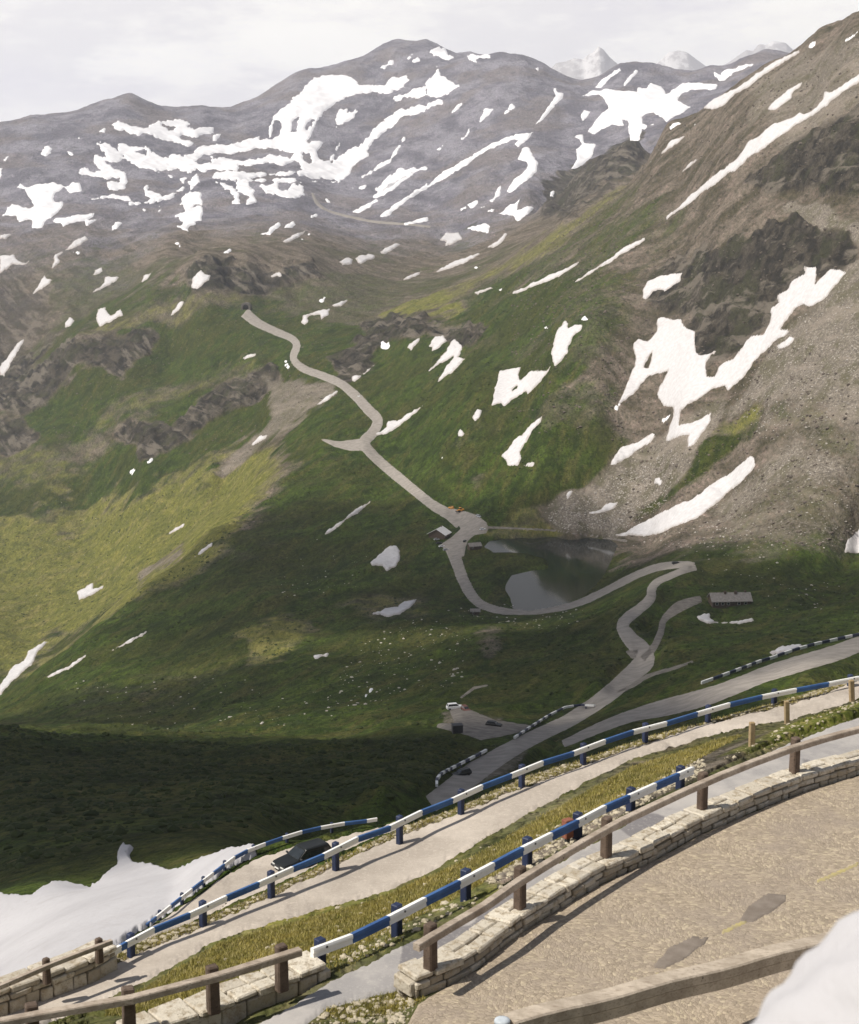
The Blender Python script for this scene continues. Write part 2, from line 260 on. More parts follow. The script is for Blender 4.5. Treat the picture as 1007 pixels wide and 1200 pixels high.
rock = Z4[..., 2]; grass = np.clip(Z4[..., 0] + Z4[..., 1], 0, 1)
CR = dict(A=(0, 40, 4.028), B=(250, 40, 4.028), C=(500, 40, 4.028), D=(750, 0, 3.918), E=(0, 200, 4.028), F=(250, 200, 4.028), G=(500, 200, 4.028), H=(750, 200, 4.028), I=(0, 380, 4.028), J=(250, 380, 4.028),
          K=(500, 360, 4.028), L=(700, 300, 3.28), M=(0, 560, 4.028), N=(250, 560, 4.028), O=(500, 520, 4.028), P=(700, 520, 3.28), Q=(0, 1000, 3.357), X=(0, 0, 1))
def cp_(s): return crop(s[1:], *CR[s[0]])
SNOW = """L795,40 840,45 845,75 835,110 870,75 900,50 960,60 920,110 870,170 815,195 790,185 755,205 735,240 700,285 735,280 735,300 690,320 650,360 600,410 555,475 500,525 490,500 440,510 400,540 350,570 320,590 315,650 370,640 440,600 430,645 375,725 345,735 355,685 310,695 258,718 275,660 295,605 290,580 255,580 230,545 235,510 270,445 200,460 170,490 140,530 85,565 110,510 135,450 150,400 140,340 160,320 195,330 225,290 230,240 255,230 300,245 325,240 330,270 375,290 375,320 380,370 400,385 455,365 415,410 420,465 450,465 480,410 520,400 530,380 590,310 640,300 670,250 665,205 700,180 685,150 730,130 750,95 800,70|largest branching snowfield wrapped around the dark outcrop on the right mountain|L190,405 210,370 205,410 195,430 182,425
L690,345 740,310 758,315 740,345 700,358|small oval snow patch just under the upper arm of the largest branching snowfield
L55,785 90,740 150,720 215,675 228,690 205,720 140,755 100,785 60,805 50,808|slanting snow tongue on scree below the left foot of the branching snowfield
L175,125 190,100 240,75 290,68 335,60 320,95 260,135 245,128 215,140 185,168 175,160|ragged snow patch by itself to the upper left of the dark outcrop
D370,790 440,730 500,650 545,625 600,575 700,540 735,515 755,530 800,505 835,460 850,420 870,425 930,390 1010,342 1010,375 940,420 860,480 790,530 720,570 600,660 500,725 430,790;H440,-5 370,50 300,100 240,150 160,205 125,235 120,215 190,165 250,105 310,55 380,-5|longest wide snow-filled gully running diagonally down the upper right mountain
D290,495 340,455 440,405 490,370 560,320 600,295 730,230 735,240 650,290 560,350 490,405 440,430 380,485 330,502|snow strip along the skyline edge of the right mountain
D580,500 620,465 700,400 760,372 700,430 690,455 620,505 600,508|short slanting snow patch between skyline strip and longest gully on the right mountain
D935,190 1000,140 1012,145 945,192|thin snow sliver at the top right border just below the skyline
D50,745 110,690 140,640 205,625 180,655 120,695|tapering snow tongue above the grassy ridge line of the right mountain
D130,580 175,555 190,568 140,598|stubby snow patch at the skyline beside the far wide snowfield
D190,790 230,745 270,730 230,765 200,790|thin snow streak below the tapering tongue on the right mountain
D340,330 370,345 380,325 430,315 490,290 520,297 470,325 430,335 390,365 365,370 345,350|snow patch under the small blue-grey summit by the right skyline
D-8,405 30,405 50,380 100,395 120,430 170,395 200,378 250,380 300,385 350,390 350,410 250,410 190,430 180,460 240,490 200,515 150,545 120,565 100,545 60,520 30,520 -8,545;C730,290 790,265 820,270 850,260 930,270 1015,275 1015,440 1000,500 965,510 960,480 955,410 920,400 925,430 870,430 790,470 760,460 790,420 830,370 860,350 840,300 815,280 740,297|wide bright snowfield in the far cirque left of the right skyline
C795,250 830,215 910,160 918,170 860,215 820,260|snow ramp rising to a summit from the upper left of the far cirque snowfield
C935,240 950,210 990,170 998,175 960,215|small snow chute hanging above the middle of the far cirque snowfield
C690,485 740,470 745,515 800,520 780,580 720,630 680,640 710,590 705,545 735,520 720,495|hooked snow patch just above the dark rocky spur
C725,380 745,360 775,365 750,400 740,415|little wedge of snow left of the far cirque snowfield
C505,430 540,390 590,320 605,290 600,255 615,250 620,270 650,275 645,305 600,345 570,385 535,415|club-shaped snow patch high on the far slope left of the cirque snowfield
C380,745 400,700 440,670 480,620 470,600 435,590 450,540 480,530 500,570 525,600 520,650 480,690 440,715 390,748|curved sock-shaped snow patch in the middle of the far slope
C-5,725 80,650 200,585 300,520 400,480 510,460 490,490 430,530 420,520 440,495 400,500 280,550 150,640 50,700 -5,735;F790,215 850,165 930,110 1010,58 1010,85 930,130 870,175 820,215|long narrow snow line with a forked upper end slanting across the far slope
C-5,690 30,640 80,595 118,592 60,650 -5,702;F755,125 800,85 870,40 945,0 1010,-25 1010,-5 955,5 880,65 820,105 775,130|broad snow streak parallel to and left of the forked snow line
C250,415 275,350 318,352 290,385 260,412|leaf-shaped snow patch left of the club-shaped patch
G290,145 310,130 330,90 350,68 348,120 310,147|upright snow patch below the sock-shaped patch
G195,160 240,143 243,155 205,178|small snow dash left of the upright patch
G325,205 370,190 390,160 420,160 445,125 430,150 425,190 480,165 508,175 480,205 430,240 410,210 380,205|three-armed snow patch at the foot of the far slope
G580,120 595,95 608,95 600,120|snow dot touching the left end of the dark spur
G180,272 230,262 280,250 302,260 290,293 260,288|flat triangular snow patch in the hollow above the green ridge
G60,325 95,295 150,295 165,325 120,350 85,363 90,340|rounded snow patch left of the flat triangular one
G285,362 320,340 370,295 380,298 350,345 320,365|pointed snow patch next to the ridge below the flat triangular one
G42,480 100,445 150,425 250,388 255,393 170,435 100,465|thin snow streak in the hollow left of the ridge line
G395,582 450,555 500,530 570,495 640,470 720,427 722,432 670,475 600,510 520,545 460,570|spindle-shaped snow streak on the green lower slope right of the ridge line
G690,530 760,480 850,425 920,375 960,350 1007,330 1030,318 1030,328 1007,342 950,375 900,410 830,450 740,510|thin snow line running below the longest gully
G230,575 305,548 312,555 245,580|short snow dash below the ridge line
K600,275 590,215 600,160 615,110 655,65 665,80 668,103 700,85 735,85 735,105 690,140 675,180 665,220 635,255 610,280|upright snow patch with a notched top above the cupped patch
K303,468 320,400 345,300 440,288 435,320 440,350 490,300 570,298 590,265 600,262 570,310 520,370 475,420 470,400 400,440 365,468 355,452|cupped snow patch with a bare hole in the centre of the right slope|K395,390 430,365 435,380 405,402
K0,310 50,255 90,205 130,150 165,175 168,200 150,235 178,245 120,310 55,350 70,315 110,260 125,235 60,270|two-pronged snow patch on the slope above the bend of the valley road
K10,185 40,140 75,132 95,158 60,190 25,208 30,185|small ragged snow patch just left of the two-pronged one
K355,700 385,670 420,620 450,600 490,550 545,515 540,545 500,585 460,650 440,685 450,715 430,745 385,745 380,720|boot-shaped snow patch on the slope above the lake
K450,755 480,732 510,735 500,752|small snow lump at the toe of the boot-shaped patch
K215,525 240,485 262,485 250,520 230,538|small oval snow patch below the cupped patch
K150,595 160,580 180,595 170,610 150,610|snow dot lower left of the small oval patch under the cupped one
P60,355 100,345 160,310 250,260 380,205 430,160 500,120 590,45 605,55 605,75 615,85 560,140 510,185 450,235 380,285 320,310 240,345 180,357 130,350|long smooth snow slab slanting down to the head of the lake
P210,150 220,130 240,127 262,150 240,163|lone rounded snow patch on scree above the long slab
O770,325 820,315 850,285 905,275 890,300 850,315 810,330|wispy snow patch on the boulder field above the lake
O655,240 665,220 690,215 690,235 665,262|small squarish snow patch on the boulder field behind the lake
P950,418 965,370 1007,330 1040,300 1040,420|snow patch cut off by the right border above the meadow
P385,665 410,655 432,655 430,672 470,685 540,683 600,668 603,680 560,690 450,693 400,685|crescent of snow in front of the long grey-roofed building
N488,293 550,240 610,200 640,170 740,112 740,120 680,165 620,205 560,255|thin slanting snow streak left of the hut on the shaded hill
N742,398 780,365 830,328 860,322 882,345 880,380 860,415 820,437 800,420 750,410|roundish snow patch on the shaded hill left of the lake
N755,640 810,620 870,610 900,585 965,570 940,605 880,640 830,652|flat wing-shaped snow patch on the shaded hill left of the valley road
N470,840 500,828 547,828 540,845 480,857|small bright snow patch on the lit hump of the shaded hill
M-5,1050 -5,980 60,890 110,860 130,815 220,765 232,775 180,825 150,880 90,940 20,1000|snow tongue at the left border between sunny meadow and shaded hill
M370,580 365,540 400,515 440,497 440,525 490,507 485,520 430,555|jagged little snow patch in the sunny meadow
M765,280 830,235 870,218 865,232 800,268|short snow bar high in the sunny meadow
M918,375 960,335 1002,307 1000,318 950,357|narrow snow bar on the sharp edge between sunny meadow and shaded hill
M210,945 260,915 330,885 410,832 400,848 330,900 240,940|curved snow streak low on the shaded hill near the left border
M525,815 590,775 690,725 688,735 610,780 540,815|straight snow streak right of the curved one on the shaded hill
J485,380 530,340 580,310 605,312 560,345 500,385|snow bar on pale scree left of the valley road
J180,572 220,525 265,518 240,545 200,565|snow bar at the lower end of the pale scree strip
J133,160 165,145 205,137 200,148 150,165|thin snow dash in the grass above the rock band left of the road
J653,268 660,240 700,240 760,190 770,185 720,230 670,272|hooked snow streak just right of the road below a small cliff
J765,522 820,490 825,458 870,455 930,415 1000,375 990,390 930,440 860,490 810,518|tapering snow wedge in the outer bend of the valley road
J905,115 940,80 975,62 978,80 945,110 935,130 920,115|small snow patch at the foot of the dark cliff right of the road
E80,80 95,55 115,65 120,80 180,60 260,58 320,75 345,55 380,55 385,95 330,105 300,80 265,100 250,130 260,150 300,145 300,165 260,205 220,235 195,270 150,275 155,230 90,245 80,210 5,220 35,170 60,155 140,180 160,165 130,115 120,85|large bird-shaped snowfield at the far left
E245,232 270,225 340,215 445,200 445,220 420,232 465,230 410,260 400,235 340,250 300,262 285,245 250,248|flat snow patch just right of the bird-shaped snowfield
E-5,300 60,300 30,322 -5,325|snow sliver at the left border under the bird-shaped snowfield
E-5,400 50,395 60,380 90,430 120,435 165,410 120,445 60,445 -5,495|snow patch with a trailing tail at the left border
E240,465 255,430 260,400 320,365 345,335 400,310 428,325 380,350 320,375 270,405 285,430 250,465|long bent snow streak below the flat snow patch at left
E158,580 180,530 215,487 220,510 248,515 200,560|kite-shaped snow patch below the long bent streak
E430,497 450,470 485,450 488,475 465,497|upper smaller one of two snow patches right of the kite-shaped one
E427,575 480,540 500,498 560,503 530,530 480,562 440,578|lower larger one of two snow patches right of the kite-shaped one
E450,705 465,650 500,643 510,670 530,685 570,655 578,680 530,710 470,740|cup-shaped snow patch above the cliff band at left
E308,740 305,715 330,692 352,708 330,735|small round snow patch left of the cup-shaped one
E665,530 685,495 718,480 705,505|thin snow sliver left of the rocky knob above the tunnel
E905,555 903,515 950,465 965,490 995,495 990,518 930,558|white snow patch on the rocky knob up left of the tunnel
E788,700 830,650 845,615 875,615 850,655|slanting snow streak on grass left of the tunnel
I-5,205 30,160 80,90 115,70 100,110 60,170 45,200 20,250 -5,245|steep snow couloir at the left border beside dark cliffs
F220,300 260,285 260,270 310,240 315,260 285,290 270,307|forked snow patch left of a trio on the slope above the tunnel
F335,275 340,260 380,237 390,255 360,278|short thick snow patch, upper one beside the forked patch
F330,335 370,310 420,285 465,260 460,275 420,300 360,335|longer snow bar beneath the short thick one above the tunnel
F590,430 630,408 660,415 655,440 610,448|left one of two touching oval snow patches in the hollow
F672,415 700,395 770,388 760,410 700,440 680,435|right one of two touching oval snow patches in the hollow
F790,385 810,368 870,343 880,350 830,380 800,393|thin snow tail leading right from the two oval patches
F900,515 930,495 980,475 975,490 925,510|snow dash on grass between oval patches and the green ridge
F415,715 425,685 470,665 555,648 550,685 510,705 500,685 450,690 455,720 430,730|arched snow patch right of the tunnel road
F555,635 600,620 632,612 600,643 570,640|small snow bar to the upper right of the arched patch
F265,495 310,478 318,495 270,508|small snow patch on the rocks right above the tunnel
F660,195 720,160 770,135 780,145 730,175 680,200|snow streak just above the pale pass road
F885,255 940,235 1015,218 1015,235 930,258|flat snow strip at the right end of the pale pass road
X901,764 915,758 944,754 940,759 920,764 905,767|thin white snow strip behind the far striped barrier"""
SNM = np.zeros(GX.shape, np.float32)              # old snow smooths the ground it lies on
for ln in SNOW.split("\n"):
    for q_ in ln.split("|")[0].split(";"):
        p = cp_(q_); ii = box_idx(p, GU0, GV0, 8)
        if len(ii[0]): SNM[ii] = np.maximum(SNM[ii], sstep(-7, 1, sdist(p, GU0[ii], GV0[ii])))
nf = sstep(95, 330, R2) * (1 - RDM)
GZ = GZ0 + nf * (fbm(GX, GY, 170, 3, 21) * 2.2 + fbm(GX, GY, 45, 3, 31) * .9) * sstep(150, 900, R2)
GZ += far * (fbm(GX, GY, 420, 5, 41, True) * 17 + fbm(GX, GY, 100, 4, 45, True) * 6)
rm = sstep(560, 720, GU0) * sstep(660, 560, GV0) * (1 - far) * nf
GZ += rm * (fbm(GX * .88 + GY * .48, (GY * .88 - GX * .48) * .16, 34, 4, 51, True) * 3.0 + fbm(GX, GY, 14, 3, 58, True) * 1.0)
ix = np.nonzero((rock > .15) & (R2 < 3300) & (R2 > 250))
rk = sstep(.15, .8, rock[ix]) * (1 - RDM[ix]) * (1 - .85 * SNM[ix])
GZ[ix] += rk * (fbm(GX[ix] * .9 + GY[ix] * .45, (GY[ix] * .9 - GX[ix] * .45) * .5, 60, 5, 61, True) * 9 + 2.2 * np.sin(GZ0[ix] * .55 + GX[ix] * .09 + NW[ix] * 5) + fbm(GX[ix], GY[ix], 16, 3, 66, True) * 1.6)
scr = Z4[..., 3] * nf * (1 - far)
GZ += scr * fbm(GX, GY, 7, 2, 71, True) * .55
GZ += (1 - sstep(95, 330, R2)) * sstep(22, 34, R2) * sstep(0, .3, grass) * fbm(GX, GY, 2.2, 3, 81) * .07
mid = nf * (1 - far) * (1 - rm)
GZ += mid * sstep(.3, .8, grass) * (fbm(GX * .95 - GY * .32, (GY * .95 + GX * .32) * .3, 40, 4, 91, True) * 2.4 + fbm(GX, GY, 19, 3, 95) * 1.5)
def terrace(poly, zfun, soft, d0=23, d1=118):
    ii = np.nonzero((R2 > d0) & (R2 < d1)); u, v = proj(GX[ii], GY[ii], np.full(len(ii[0]), -17.6))
    zz = zfun(u, v) * (v * 0 + 1)
    for _ in range(22): u, v = proj(GX[ii], GY[ii], zz); zz = zz * .72 + .28 * zfun(u, v)
    u, v = proj(GX[ii], GY[ii], zz)
    sd = sdist(poly, u, v)
    w = sstep(-soft, 1.5, sd); GZ[ii] = GZ[ii] * (1 - w) + w * (zz + fbm(GX[ii], GY[ii], 6, 2, 13) * .025)
ZB = lambda u, v=0: -19.2 + np.clip((u - 500) / 580, -.1, 1.1) * 1.1
RN = pts(ROAD2_NEAR); SL = pts("-80,1262 60,1215 160,1192 253,1170 340,1142 384,1143 473,1095 553,1055 625,1014 690,976 745,944 805,918 850,893 900,868 940,851 985,836 1020,825 1120,795 1300,738 1500,682")
def ZBANK(u, v):
    v0 = np.interp(u, RN[:, 0], RN[:, 1]); v1 = np.interp(u, SL[:, 0], SL[:, 1]); t = np.clip((v - v0) / np.maximum(v1 - v0, 2), 0, 1); z0 = ZB(u); z1 = -16.35 - np.clip((u - 850) / 250, 0, 1) * .5
    return z0 + (z1 - z0) * (t * .6 + .4 * t * t * (3 - 2 * t))
terrace(between(ROAD2_NEAR, "-80,1192 0,1159 66,1132 135,1115 240,1075 320,1040 398,1003 470,969 545,942 616,909 688,887 760,862 835,842 920,819 1007,793 1100,765 1300,703 1500,648"), ZB, 3)
terrace(np.concatenate([RN[1:], SL[1:][::-1]]), ZBANK, 2)
terrace(pts("230,1260 300,1200 345,1170 384,1143 473,1095 553,1055 625,1014 690,976 745,944 805,918 850,895 900,872 940,860 985,845 1020,836 1120,806 1300,750 1500,694 1500,775 1300,828 1110,879 1007,908 943,927 883,951 822,977 762,1010 701,1038 640,1074 600,1100 560,1136 504,1168 480,1180 400,1240"), lambda u, v: -16.3 - np.clip((u - 850) / 250, 0, 1) * .5, 2)
terrace(pts("400,1300 470,1200 490,1176 504,1168 560,1135 600,1101 640,1074 701,1038 762,1010 822,977 883,951 943,927 1007,908 1110,879 1300,828 1500,775 1500,1400"), lambda u, v: -16.0 + 0 * u, 2)
HAIRPIN = "120,1130 163,1098 190,1079 216,1061 241,1043 266,1025 300,1007 340,994 390,983 440,971 470,962"
terrace(np.concatenate([pts(HAIRPIN)[2:] - [0, 4], (pts(HAIRPIN)[2:] + [8, 30])[::-1]]), lambda u, v: -47 + 0 * u, 16, 78, 135)
def soften(r0, r1, u0, u1, kr, ka):                # rounds the gully below the terrace, which old snow fills
    ja, jb = np.searchsorted(rs, (r0, r1)); a0, a1 = float(azte(u0, 1000)[0]), float(azte(u1, 1000)[0]); ia, ib = np.searchsorted(azs, (a0, a1))
    S = GZ[ja:jb, ia:ib].copy(); B = S
    for _ in range(3):
        for ax, k in ((0, kr), (1, ka)):
            pad = [(0, 0), (0, 0)]; pad[ax] = (k + 1, k); c = np.cumsum(np.pad(B, pad, mode='edge'), axis=ax)
            B = (np.take(c, np.arange(2 * k + 1, c.shape[ax]), axis=ax) - np.take(c, np.arange(0, c.shape[ax] - 2 * k - 1), axis=ax)) / (2 * k + 1)
    r = rs[ja:jb][:, None]; a = azs[ia:ib][None]; w = sstep(r0, r0 + 8, r) * sstep(r1, r1 - 25, r) * sstep(a1, a1 - .025, a)
    GZ[ja:jb, ia:ib] = S * (1 - w) + B * w
soften(54, 150, -400, 225, 14, 45)
# lake bed
ixL = box_idx(LAKE, GU0, GV0, 30); okL = (R2[ixL] > 820) & (R2[ixL] < 1180); ixL = (ixL[0][okL], ixL[1][okL])
sl = sdist(LAKE, GU0[ixL], GV0[ixL])
w = sstep(-5, -.5, sl); GZ[ixL] = GZ[ixL] * (1 - w) + w * np.where(sl > 0, LZ - .2 - .25 * np.minimum(sl, 8), LZ + .15 * np.minimum(-sl, 6) + .05)

def refresh():
    global GU, GV, VIS
    GU, GV = proj(GX, GY, GZ)
    el = GZ / R2; rmx = np.maximum.accumulate(el, axis=0)
    VIS = el >= rmx - .0009
refresh()
# roads press the small bumps flat (smoothed along the grid inside their outlines)
TAKEN = np.zeros(GX.shape, bool)
def bil(az, d):
    i = np.clip(np.searchsorted(azs, az) - 1, 0, NA - 2); j = np.clip(np.searchsorted(rs, d) - 1, 0, NR - 2)
    s = (az - azs[i]) / (azs[i + 1] - azs[i]); t = (d - rs[j]) / (rs[j + 1] - rs[j])
    return (GZ[j, i] * (1 - s) + GZ[j, i + 1] * s) * (1 - t) + (GZ[j + 1, i] * (1 - s) + GZ[j + 1, i + 1] * s) * t
def hgt(x, y): return float(bil(math.atan2(x, y), math.hypot(x, y)))
def hit(u, v, dmin=24):                            # first ground the pixel's line of sight meets
    a, t = azte(u, v); a = float(a); t = float(t)
    i = int(np.clip(np.searchsorted(azs, a) - 1, 0, NA - 2)); s = (a - azs[i]) / (azs[i + 1] - azs[i])
    e = (GZ[:, i] * (1 - s) + GZ[:, i + 1] * s) / rs
    j0 = np.searchsorted(rs, dmin); k = np.nonzero(e[j0:] >= t)[0]
    j = j0 + (k[0] if len(k) else NR - j0 - 1); f = 0
    if j > j0 and e[j] != e[j - 1]: f = np.clip((t - e[j - 1]) / (e[j] - e[j - 1]), 0, 1)
    d = rs[j - 1] * (1 - f) + rs[j] * f if j > j0 else rs[j]
    return Vector((d * math.sin(a), d * math.cos(a), d * t))

# ------------------------------------------------------------------ mesh helpers
def new_mesh(name, co, quads, mats=(), smooth=True, mi=None):
    me = bpy.data.meshes.new(name); n = len(quads); k = quads.shape[1]
    me.vertices.add(len(co)); me.vertices.foreach_set("co", np.ascontiguousarray(co, np.float32).ravel())
    me.loops.add(n * k); me.loops.foreach_set("vertex_index", np.ascontiguousarray(quads, np.int32).ravel())
    me.polygons.add(n); me.polygons.foreach_set("loop_start", np.arange(0, n * k, k, dtype=np.int32))
    try: me.polygons.foreach_set("loop_total", np.full(n, k, np.int32))
    except Exception: pass
    me.polygons.foreach_set("use_smooth", np.full(n, smooth, bool))
    for m in mats: me.materials.append(m)
    if mi is not None: me.polygons.foreach_set("material_index", np.asarray(mi, np.int32))
    me.update(calc_edges=True); me.validate(); return me
def link(name, me, parent=None, **props):
    o = bpy.data.objects.new(name, me); C.objects.link(o)
    if parent: o.parent = parent
    for k, v in props.items(): o[k] = v
    return o
def overlay(name, polys, mat, h, soft=1.0, rough=0.0, minus=(), dmin=0, dmax=1e9, vis=True, wl=None, **props):
    """A sheet lying on the ground inside the outlines: ground cells, raised by h, edges dipping below the ground."""
    P_ = [p for p in polys]; allp = np.concatenate(P_); lo = allp.min(0) - 3; hi = allp.max(0) + 3
    ok = (GU > lo[0]) & (GU < hi[0]) & (GV > lo[1]) & (GV < hi[1]) & (R2 > dmin) & (R2 < dmax)
    if vis: ok &= VIS
    sd = np.full(GU.shape, -9.0, np.float32); ii = np.nonzero(ok)
    if len(ii[0]) == 0: print("EMPTY", name); return None
    u, v = GU[ii], GV[ii]; best = np.full(u.shape, -9.0)
    for p in P_:
        l2 = p.min(0) - 6; h2 = p.max(0) + 6; q = np.nonzero((u > l2[0]) & (u < h2[0]) & (v > l2[1]) & (v < h2[1]))[0]
        if len(q): best[q] = np.maximum(best[q], sdist(p, u[q], v[q]))
    for p in minus: best = np.minimum(best, -sdist(p, u, v))
    if rough:
        w0 = wl or 1; x, y, r = GX[ii], GY[ii], R2[ii]; g = 900.0 / r
        best = best + rough * (vnoise(u * .55, v * .55, 4) * .45 + vnoise(u * .35, v * .35, 5) * .6 + vnoise(u * .13, v * .13, 6) * .8 + vnoise(x * .09 * g, y * .03 * g, 7) * .6) * np.clip((best + 4) / 3, 0, 1)
    sd[ii] = best; TAKEN[ii] |= best > -1.5
    m = sd > -.9; cell = (m[:-1, :-1] | m[1:, :-1] | m[1:, 1:] | m[:-1, 1:]) & (sd[:-1, :-1] > -8.9) & (sd[1:, :-1] > -8.9) & (sd[1:, 1:] > -8.9) & (sd[:-1, 1:] > -8.9)
    j, i = np.nonzero(cell)
    if len(j) == 0: print("EMPTY", name); return None
    if props.get('category') == "snow patch":     # one patch = one piece
        cell = {(a, b) for a, b in zip(j.tolist(), i.tolist())}; best_c = []
        while cell:
            st = [cell.pop()]; comp = []
            while st:
                a, b = st.pop(); comp.append((a, b))
                for nb in ((a + 1, b), (a - 1, b), (a, b + 1), (a, b - 1), (a + 1, b + 1), (a - 1, b - 1), (a + 1, b - 1), (a - 1, b + 1)):
                    if nb in cell: cell.remove(nb); st.append(nb)
            if len(comp) > len(best_c): best_c = comp
        if len(best_c) < .8 * len(j): print("SPLIT", props['label'], len(best_c), len(j))
        j = np.array([c[0] for c in best_c]); i = np.array([c[1] for c in best_c])
    idx = np.full(GU.shape, -1, np.int32); q = np.stack([j * NA + i, j * NA + i + 1, (j + 1) * NA + i + 1, (j + 1) * NA + i], 1)
    us, inv = np.unique(q, return_inverse=True); q = inv.reshape(q.shape)
    hh = h(R2.ravel()[us]) if callable(h) else h
    co = np.stack([GX.ravel()[us], GY.ravel()[us], GZ.ravel()[us] + np.clip(sd.ravel()[us] / soft, -1.2, 1) * hh], 1)
    me = new_mesh(name, co, q, [mat]); a = me.attributes.new("rim", 'FLOAT', 'POINT'); a.data.foreach_set("value", np.clip(sd.ravel()[us] / 5, 0, 1).astype(np.float32))
    return link(name, me, **props)
# ------------------------------------------------------------------ materials
class N:
    def __init__(s, name):
        s.m = bpy.data.materials.new(name); s.m.use_nodes = True; s.t = s.m.node_tree; s.t.nodes.clear()
        s.out = s.n('ShaderNodeOutputMaterial'); s.b = s.n('ShaderNodeBsdfPrincipled'); s.l(s.b.outputs[0], s.out.inputs[0])
        s.co = s.n('ShaderNodeTexCoord').outputs['Object']
    def n(s, typ, **kw):
        o = s.t.nodes.new(typ)
        for k, v in kw.items(): setattr(o, k, v)
        return o
    def l(s, a, b): s.t.links.new(a, b)
    def set(s, sock, v):
        if hasattr(v, 'is_linked'): s.l(v, sock)
        else: sock.default_value = v if not isinstance(v, tuple) or len(v) == 4 or sock.type != 'RGBA' else v + (1,)
    def map(s, scale=(1, 1, 1), rot=(0, 0, 0), src=None):
        q = s.n('ShaderNodeMapping'); s.l(src or s.co, q.inputs[0]); q.inputs['Scale'].default_value = scale; q.inputs['Rotation'].default_value = rot; return q.outputs[0]
    def noise(s, scale, detail=3, rough=.55, src=None, col=False, dist=0):
        q = s.n('ShaderNodeTexNoise'); s.l(src or s.co, q.inputs['Vector']); q.inputs['Scale'].default_value = scale; q.inputs['Detail'].default_value = detail; q.inputs['Roughness'].default_value = rough
        q.inputs['Distortion'].default_value = dist
        return q.outputs['Color' if col else 'Fac']
    def vor(s, scale, src=None, feat='F1', out='Distance', rnd=1):
        q = s.n('ShaderNodeTexVoronoi', feature=feat); s.l(src or s.co, q.inputs['Vector']); q.inputs['Scale'].default_value = scale; q.inputs['Randomness'].default_value = rnd; return q.outputs[out]
    def ramp(s, x, a, b, lo=0., hi=1.):
        q = s.n('ShaderNodeMapRange', interpolation_type='SMOOTHSTEP'); s.l(x, q.inputs[0]); q.inputs[1].default_value = a; q.inputs[2].default_value = b; q.inputs[3].default_value = lo; q.inputs[4].default_value = hi; return q.outputs[0]
    def mix(s, f, a, b, mode='MIX'):
        q = s.n('ShaderNodeMix', data_type='RGBA', blend_type=mode); s.set(q.inputs[0], f); s.set(q.inputs[6], a); s.set(q.inputs[7], b); return q.outputs[2]
    def math(s, op, a, b=0.):
        q = s.n('ShaderNodeMath', operation=op); s.set(q.inputs[0], a); s.set(q.inputs[1], b); return q.outputs[0]
    def bump(s, h, strength=.5, dist=.1, prev=None):
        q = s.n('ShaderNodeBump'); s.l(h, q.inputs['Height']); q.inputs['Strength'].default_value = strength; q.inputs['Distance'].default_value = dist
        if prev: s.l(prev, q.inputs['Normal'])
        return q.outputs[0]
    def done(s, col, rough=.9, nrm=None, metal=0., spec=.3):
        s.set(s.b.inputs['Base Color'], col); s.set(s.b.inputs['Roughness'], rough); s.b.inputs['Metallic'].default_value = metal; s.b.inputs['Specular IOR Level'].default_value = spec
        if nrm: s.l(nrm, s.b.inputs['Normal'])
        return s.m
def mottled(name, c1, c2, scale, rough=.8, bump=0., bscale=None, detail=4, spec=.3, metal=0.):
    n = N(name); f = n.ramp(n.noise(scale, detail, .62), .3, .7); c = n.mix(f, c1, c2)
    nr = n.bump(n.noise(bscale or scale * 3, 4, .65), .7, bump) if bump else None
    return n.done(c, rough, nr, metal, spec)

# --- the ground: weights per vertex say what grows or lies where
n = N("alpine_ground")
at = n.n('ShaderNodeAttribute', attribute_name='cover', attribute_type='GEOMETRY'); sep = n.n('ShaderNodeSeparateColor'); n.l(at.outputs['Color'], sep.inputs[0])
g, y, k = sep.outputs; s_ = at.outputs['Alpha']
big = n.noise(.011, 6, .62); medn = n.noise(.055, 5, .65); fine = n.noise(.5, 4, .7); vfine = n.noise(3.2, 4, .7); hair = n.noise(22, 3, .7)
streak = n.noise(.07, 6, .68, n.map((1, .13, .4), src=n.map(rot=(0, 0, R(-29))))); streak2 = n.noise(.10, 6, .68, n.map((1, .2, .4), src=n.map(rot=(0, 0, R(19)))))
def breakup(w, nz, a): return n.ramp(n.math('ADD', w, n.math('MULTIPLY', n.math('SUBTRACT', nz, .5), a)), .28, .72)
mixn = n.math('ADD', n.math('MULTIPLY', medn, .5), n.math('ADD', n.math('MULTIPLY', fine, .3), n.math('MULTIPLY', streak, .2)))
brown = n.mix(n.ramp(medn, .35, .65), (.080, .066, .048), (.150, .124, .095)); brown = n.mix(n.ramp(streak, .44, .60, 0, .8), brown, (.20, .165, .13)); brown = n.mix(n.ramp(streak, .50, .38, 0, .75), brown, (.060, .055, .028)); brown = n.mix(n.ramp(fine, .48, .66, 0, .8), brown, (.06, .05, .032)); brown = n.mix(n.ramp(vfine, .56, .7, 0, .6), brown, (.27, .23, .19))
green = n.mix(n.ramp(medn, .36, .62), (0.0203, 0.0419, 0.0057), (0.0599, 0.0917, 0.0120)); green = n.mix(n.ramp(big, .44, .6, 0, .8), green, (0.0503, 0.0572, 0.0101)); green = n.mix(n.ramp(streak2, .5, .62, 0, .75), green, (0.0870, 0.0816, 0.0215)); green = n.mix(n.ramp(streak2, .47, .36, 0, .8), green, (0.0155, 0.0286, 0.0045)); green = n.mix(n.ramp(fine, .5, .62, 0, .85), green, (0.0146, 0.0244, 0.0038)); green = n.mix(n.ramp(vfine, .52, .66, 0, .6), green, (0.1015, 0.1020, 0.0221)); green = n.mix(n.ramp(n.noise(.23, 3, .6), .66, .74, 0, .8), green, (0.1257, 0.1071, 0.0410))
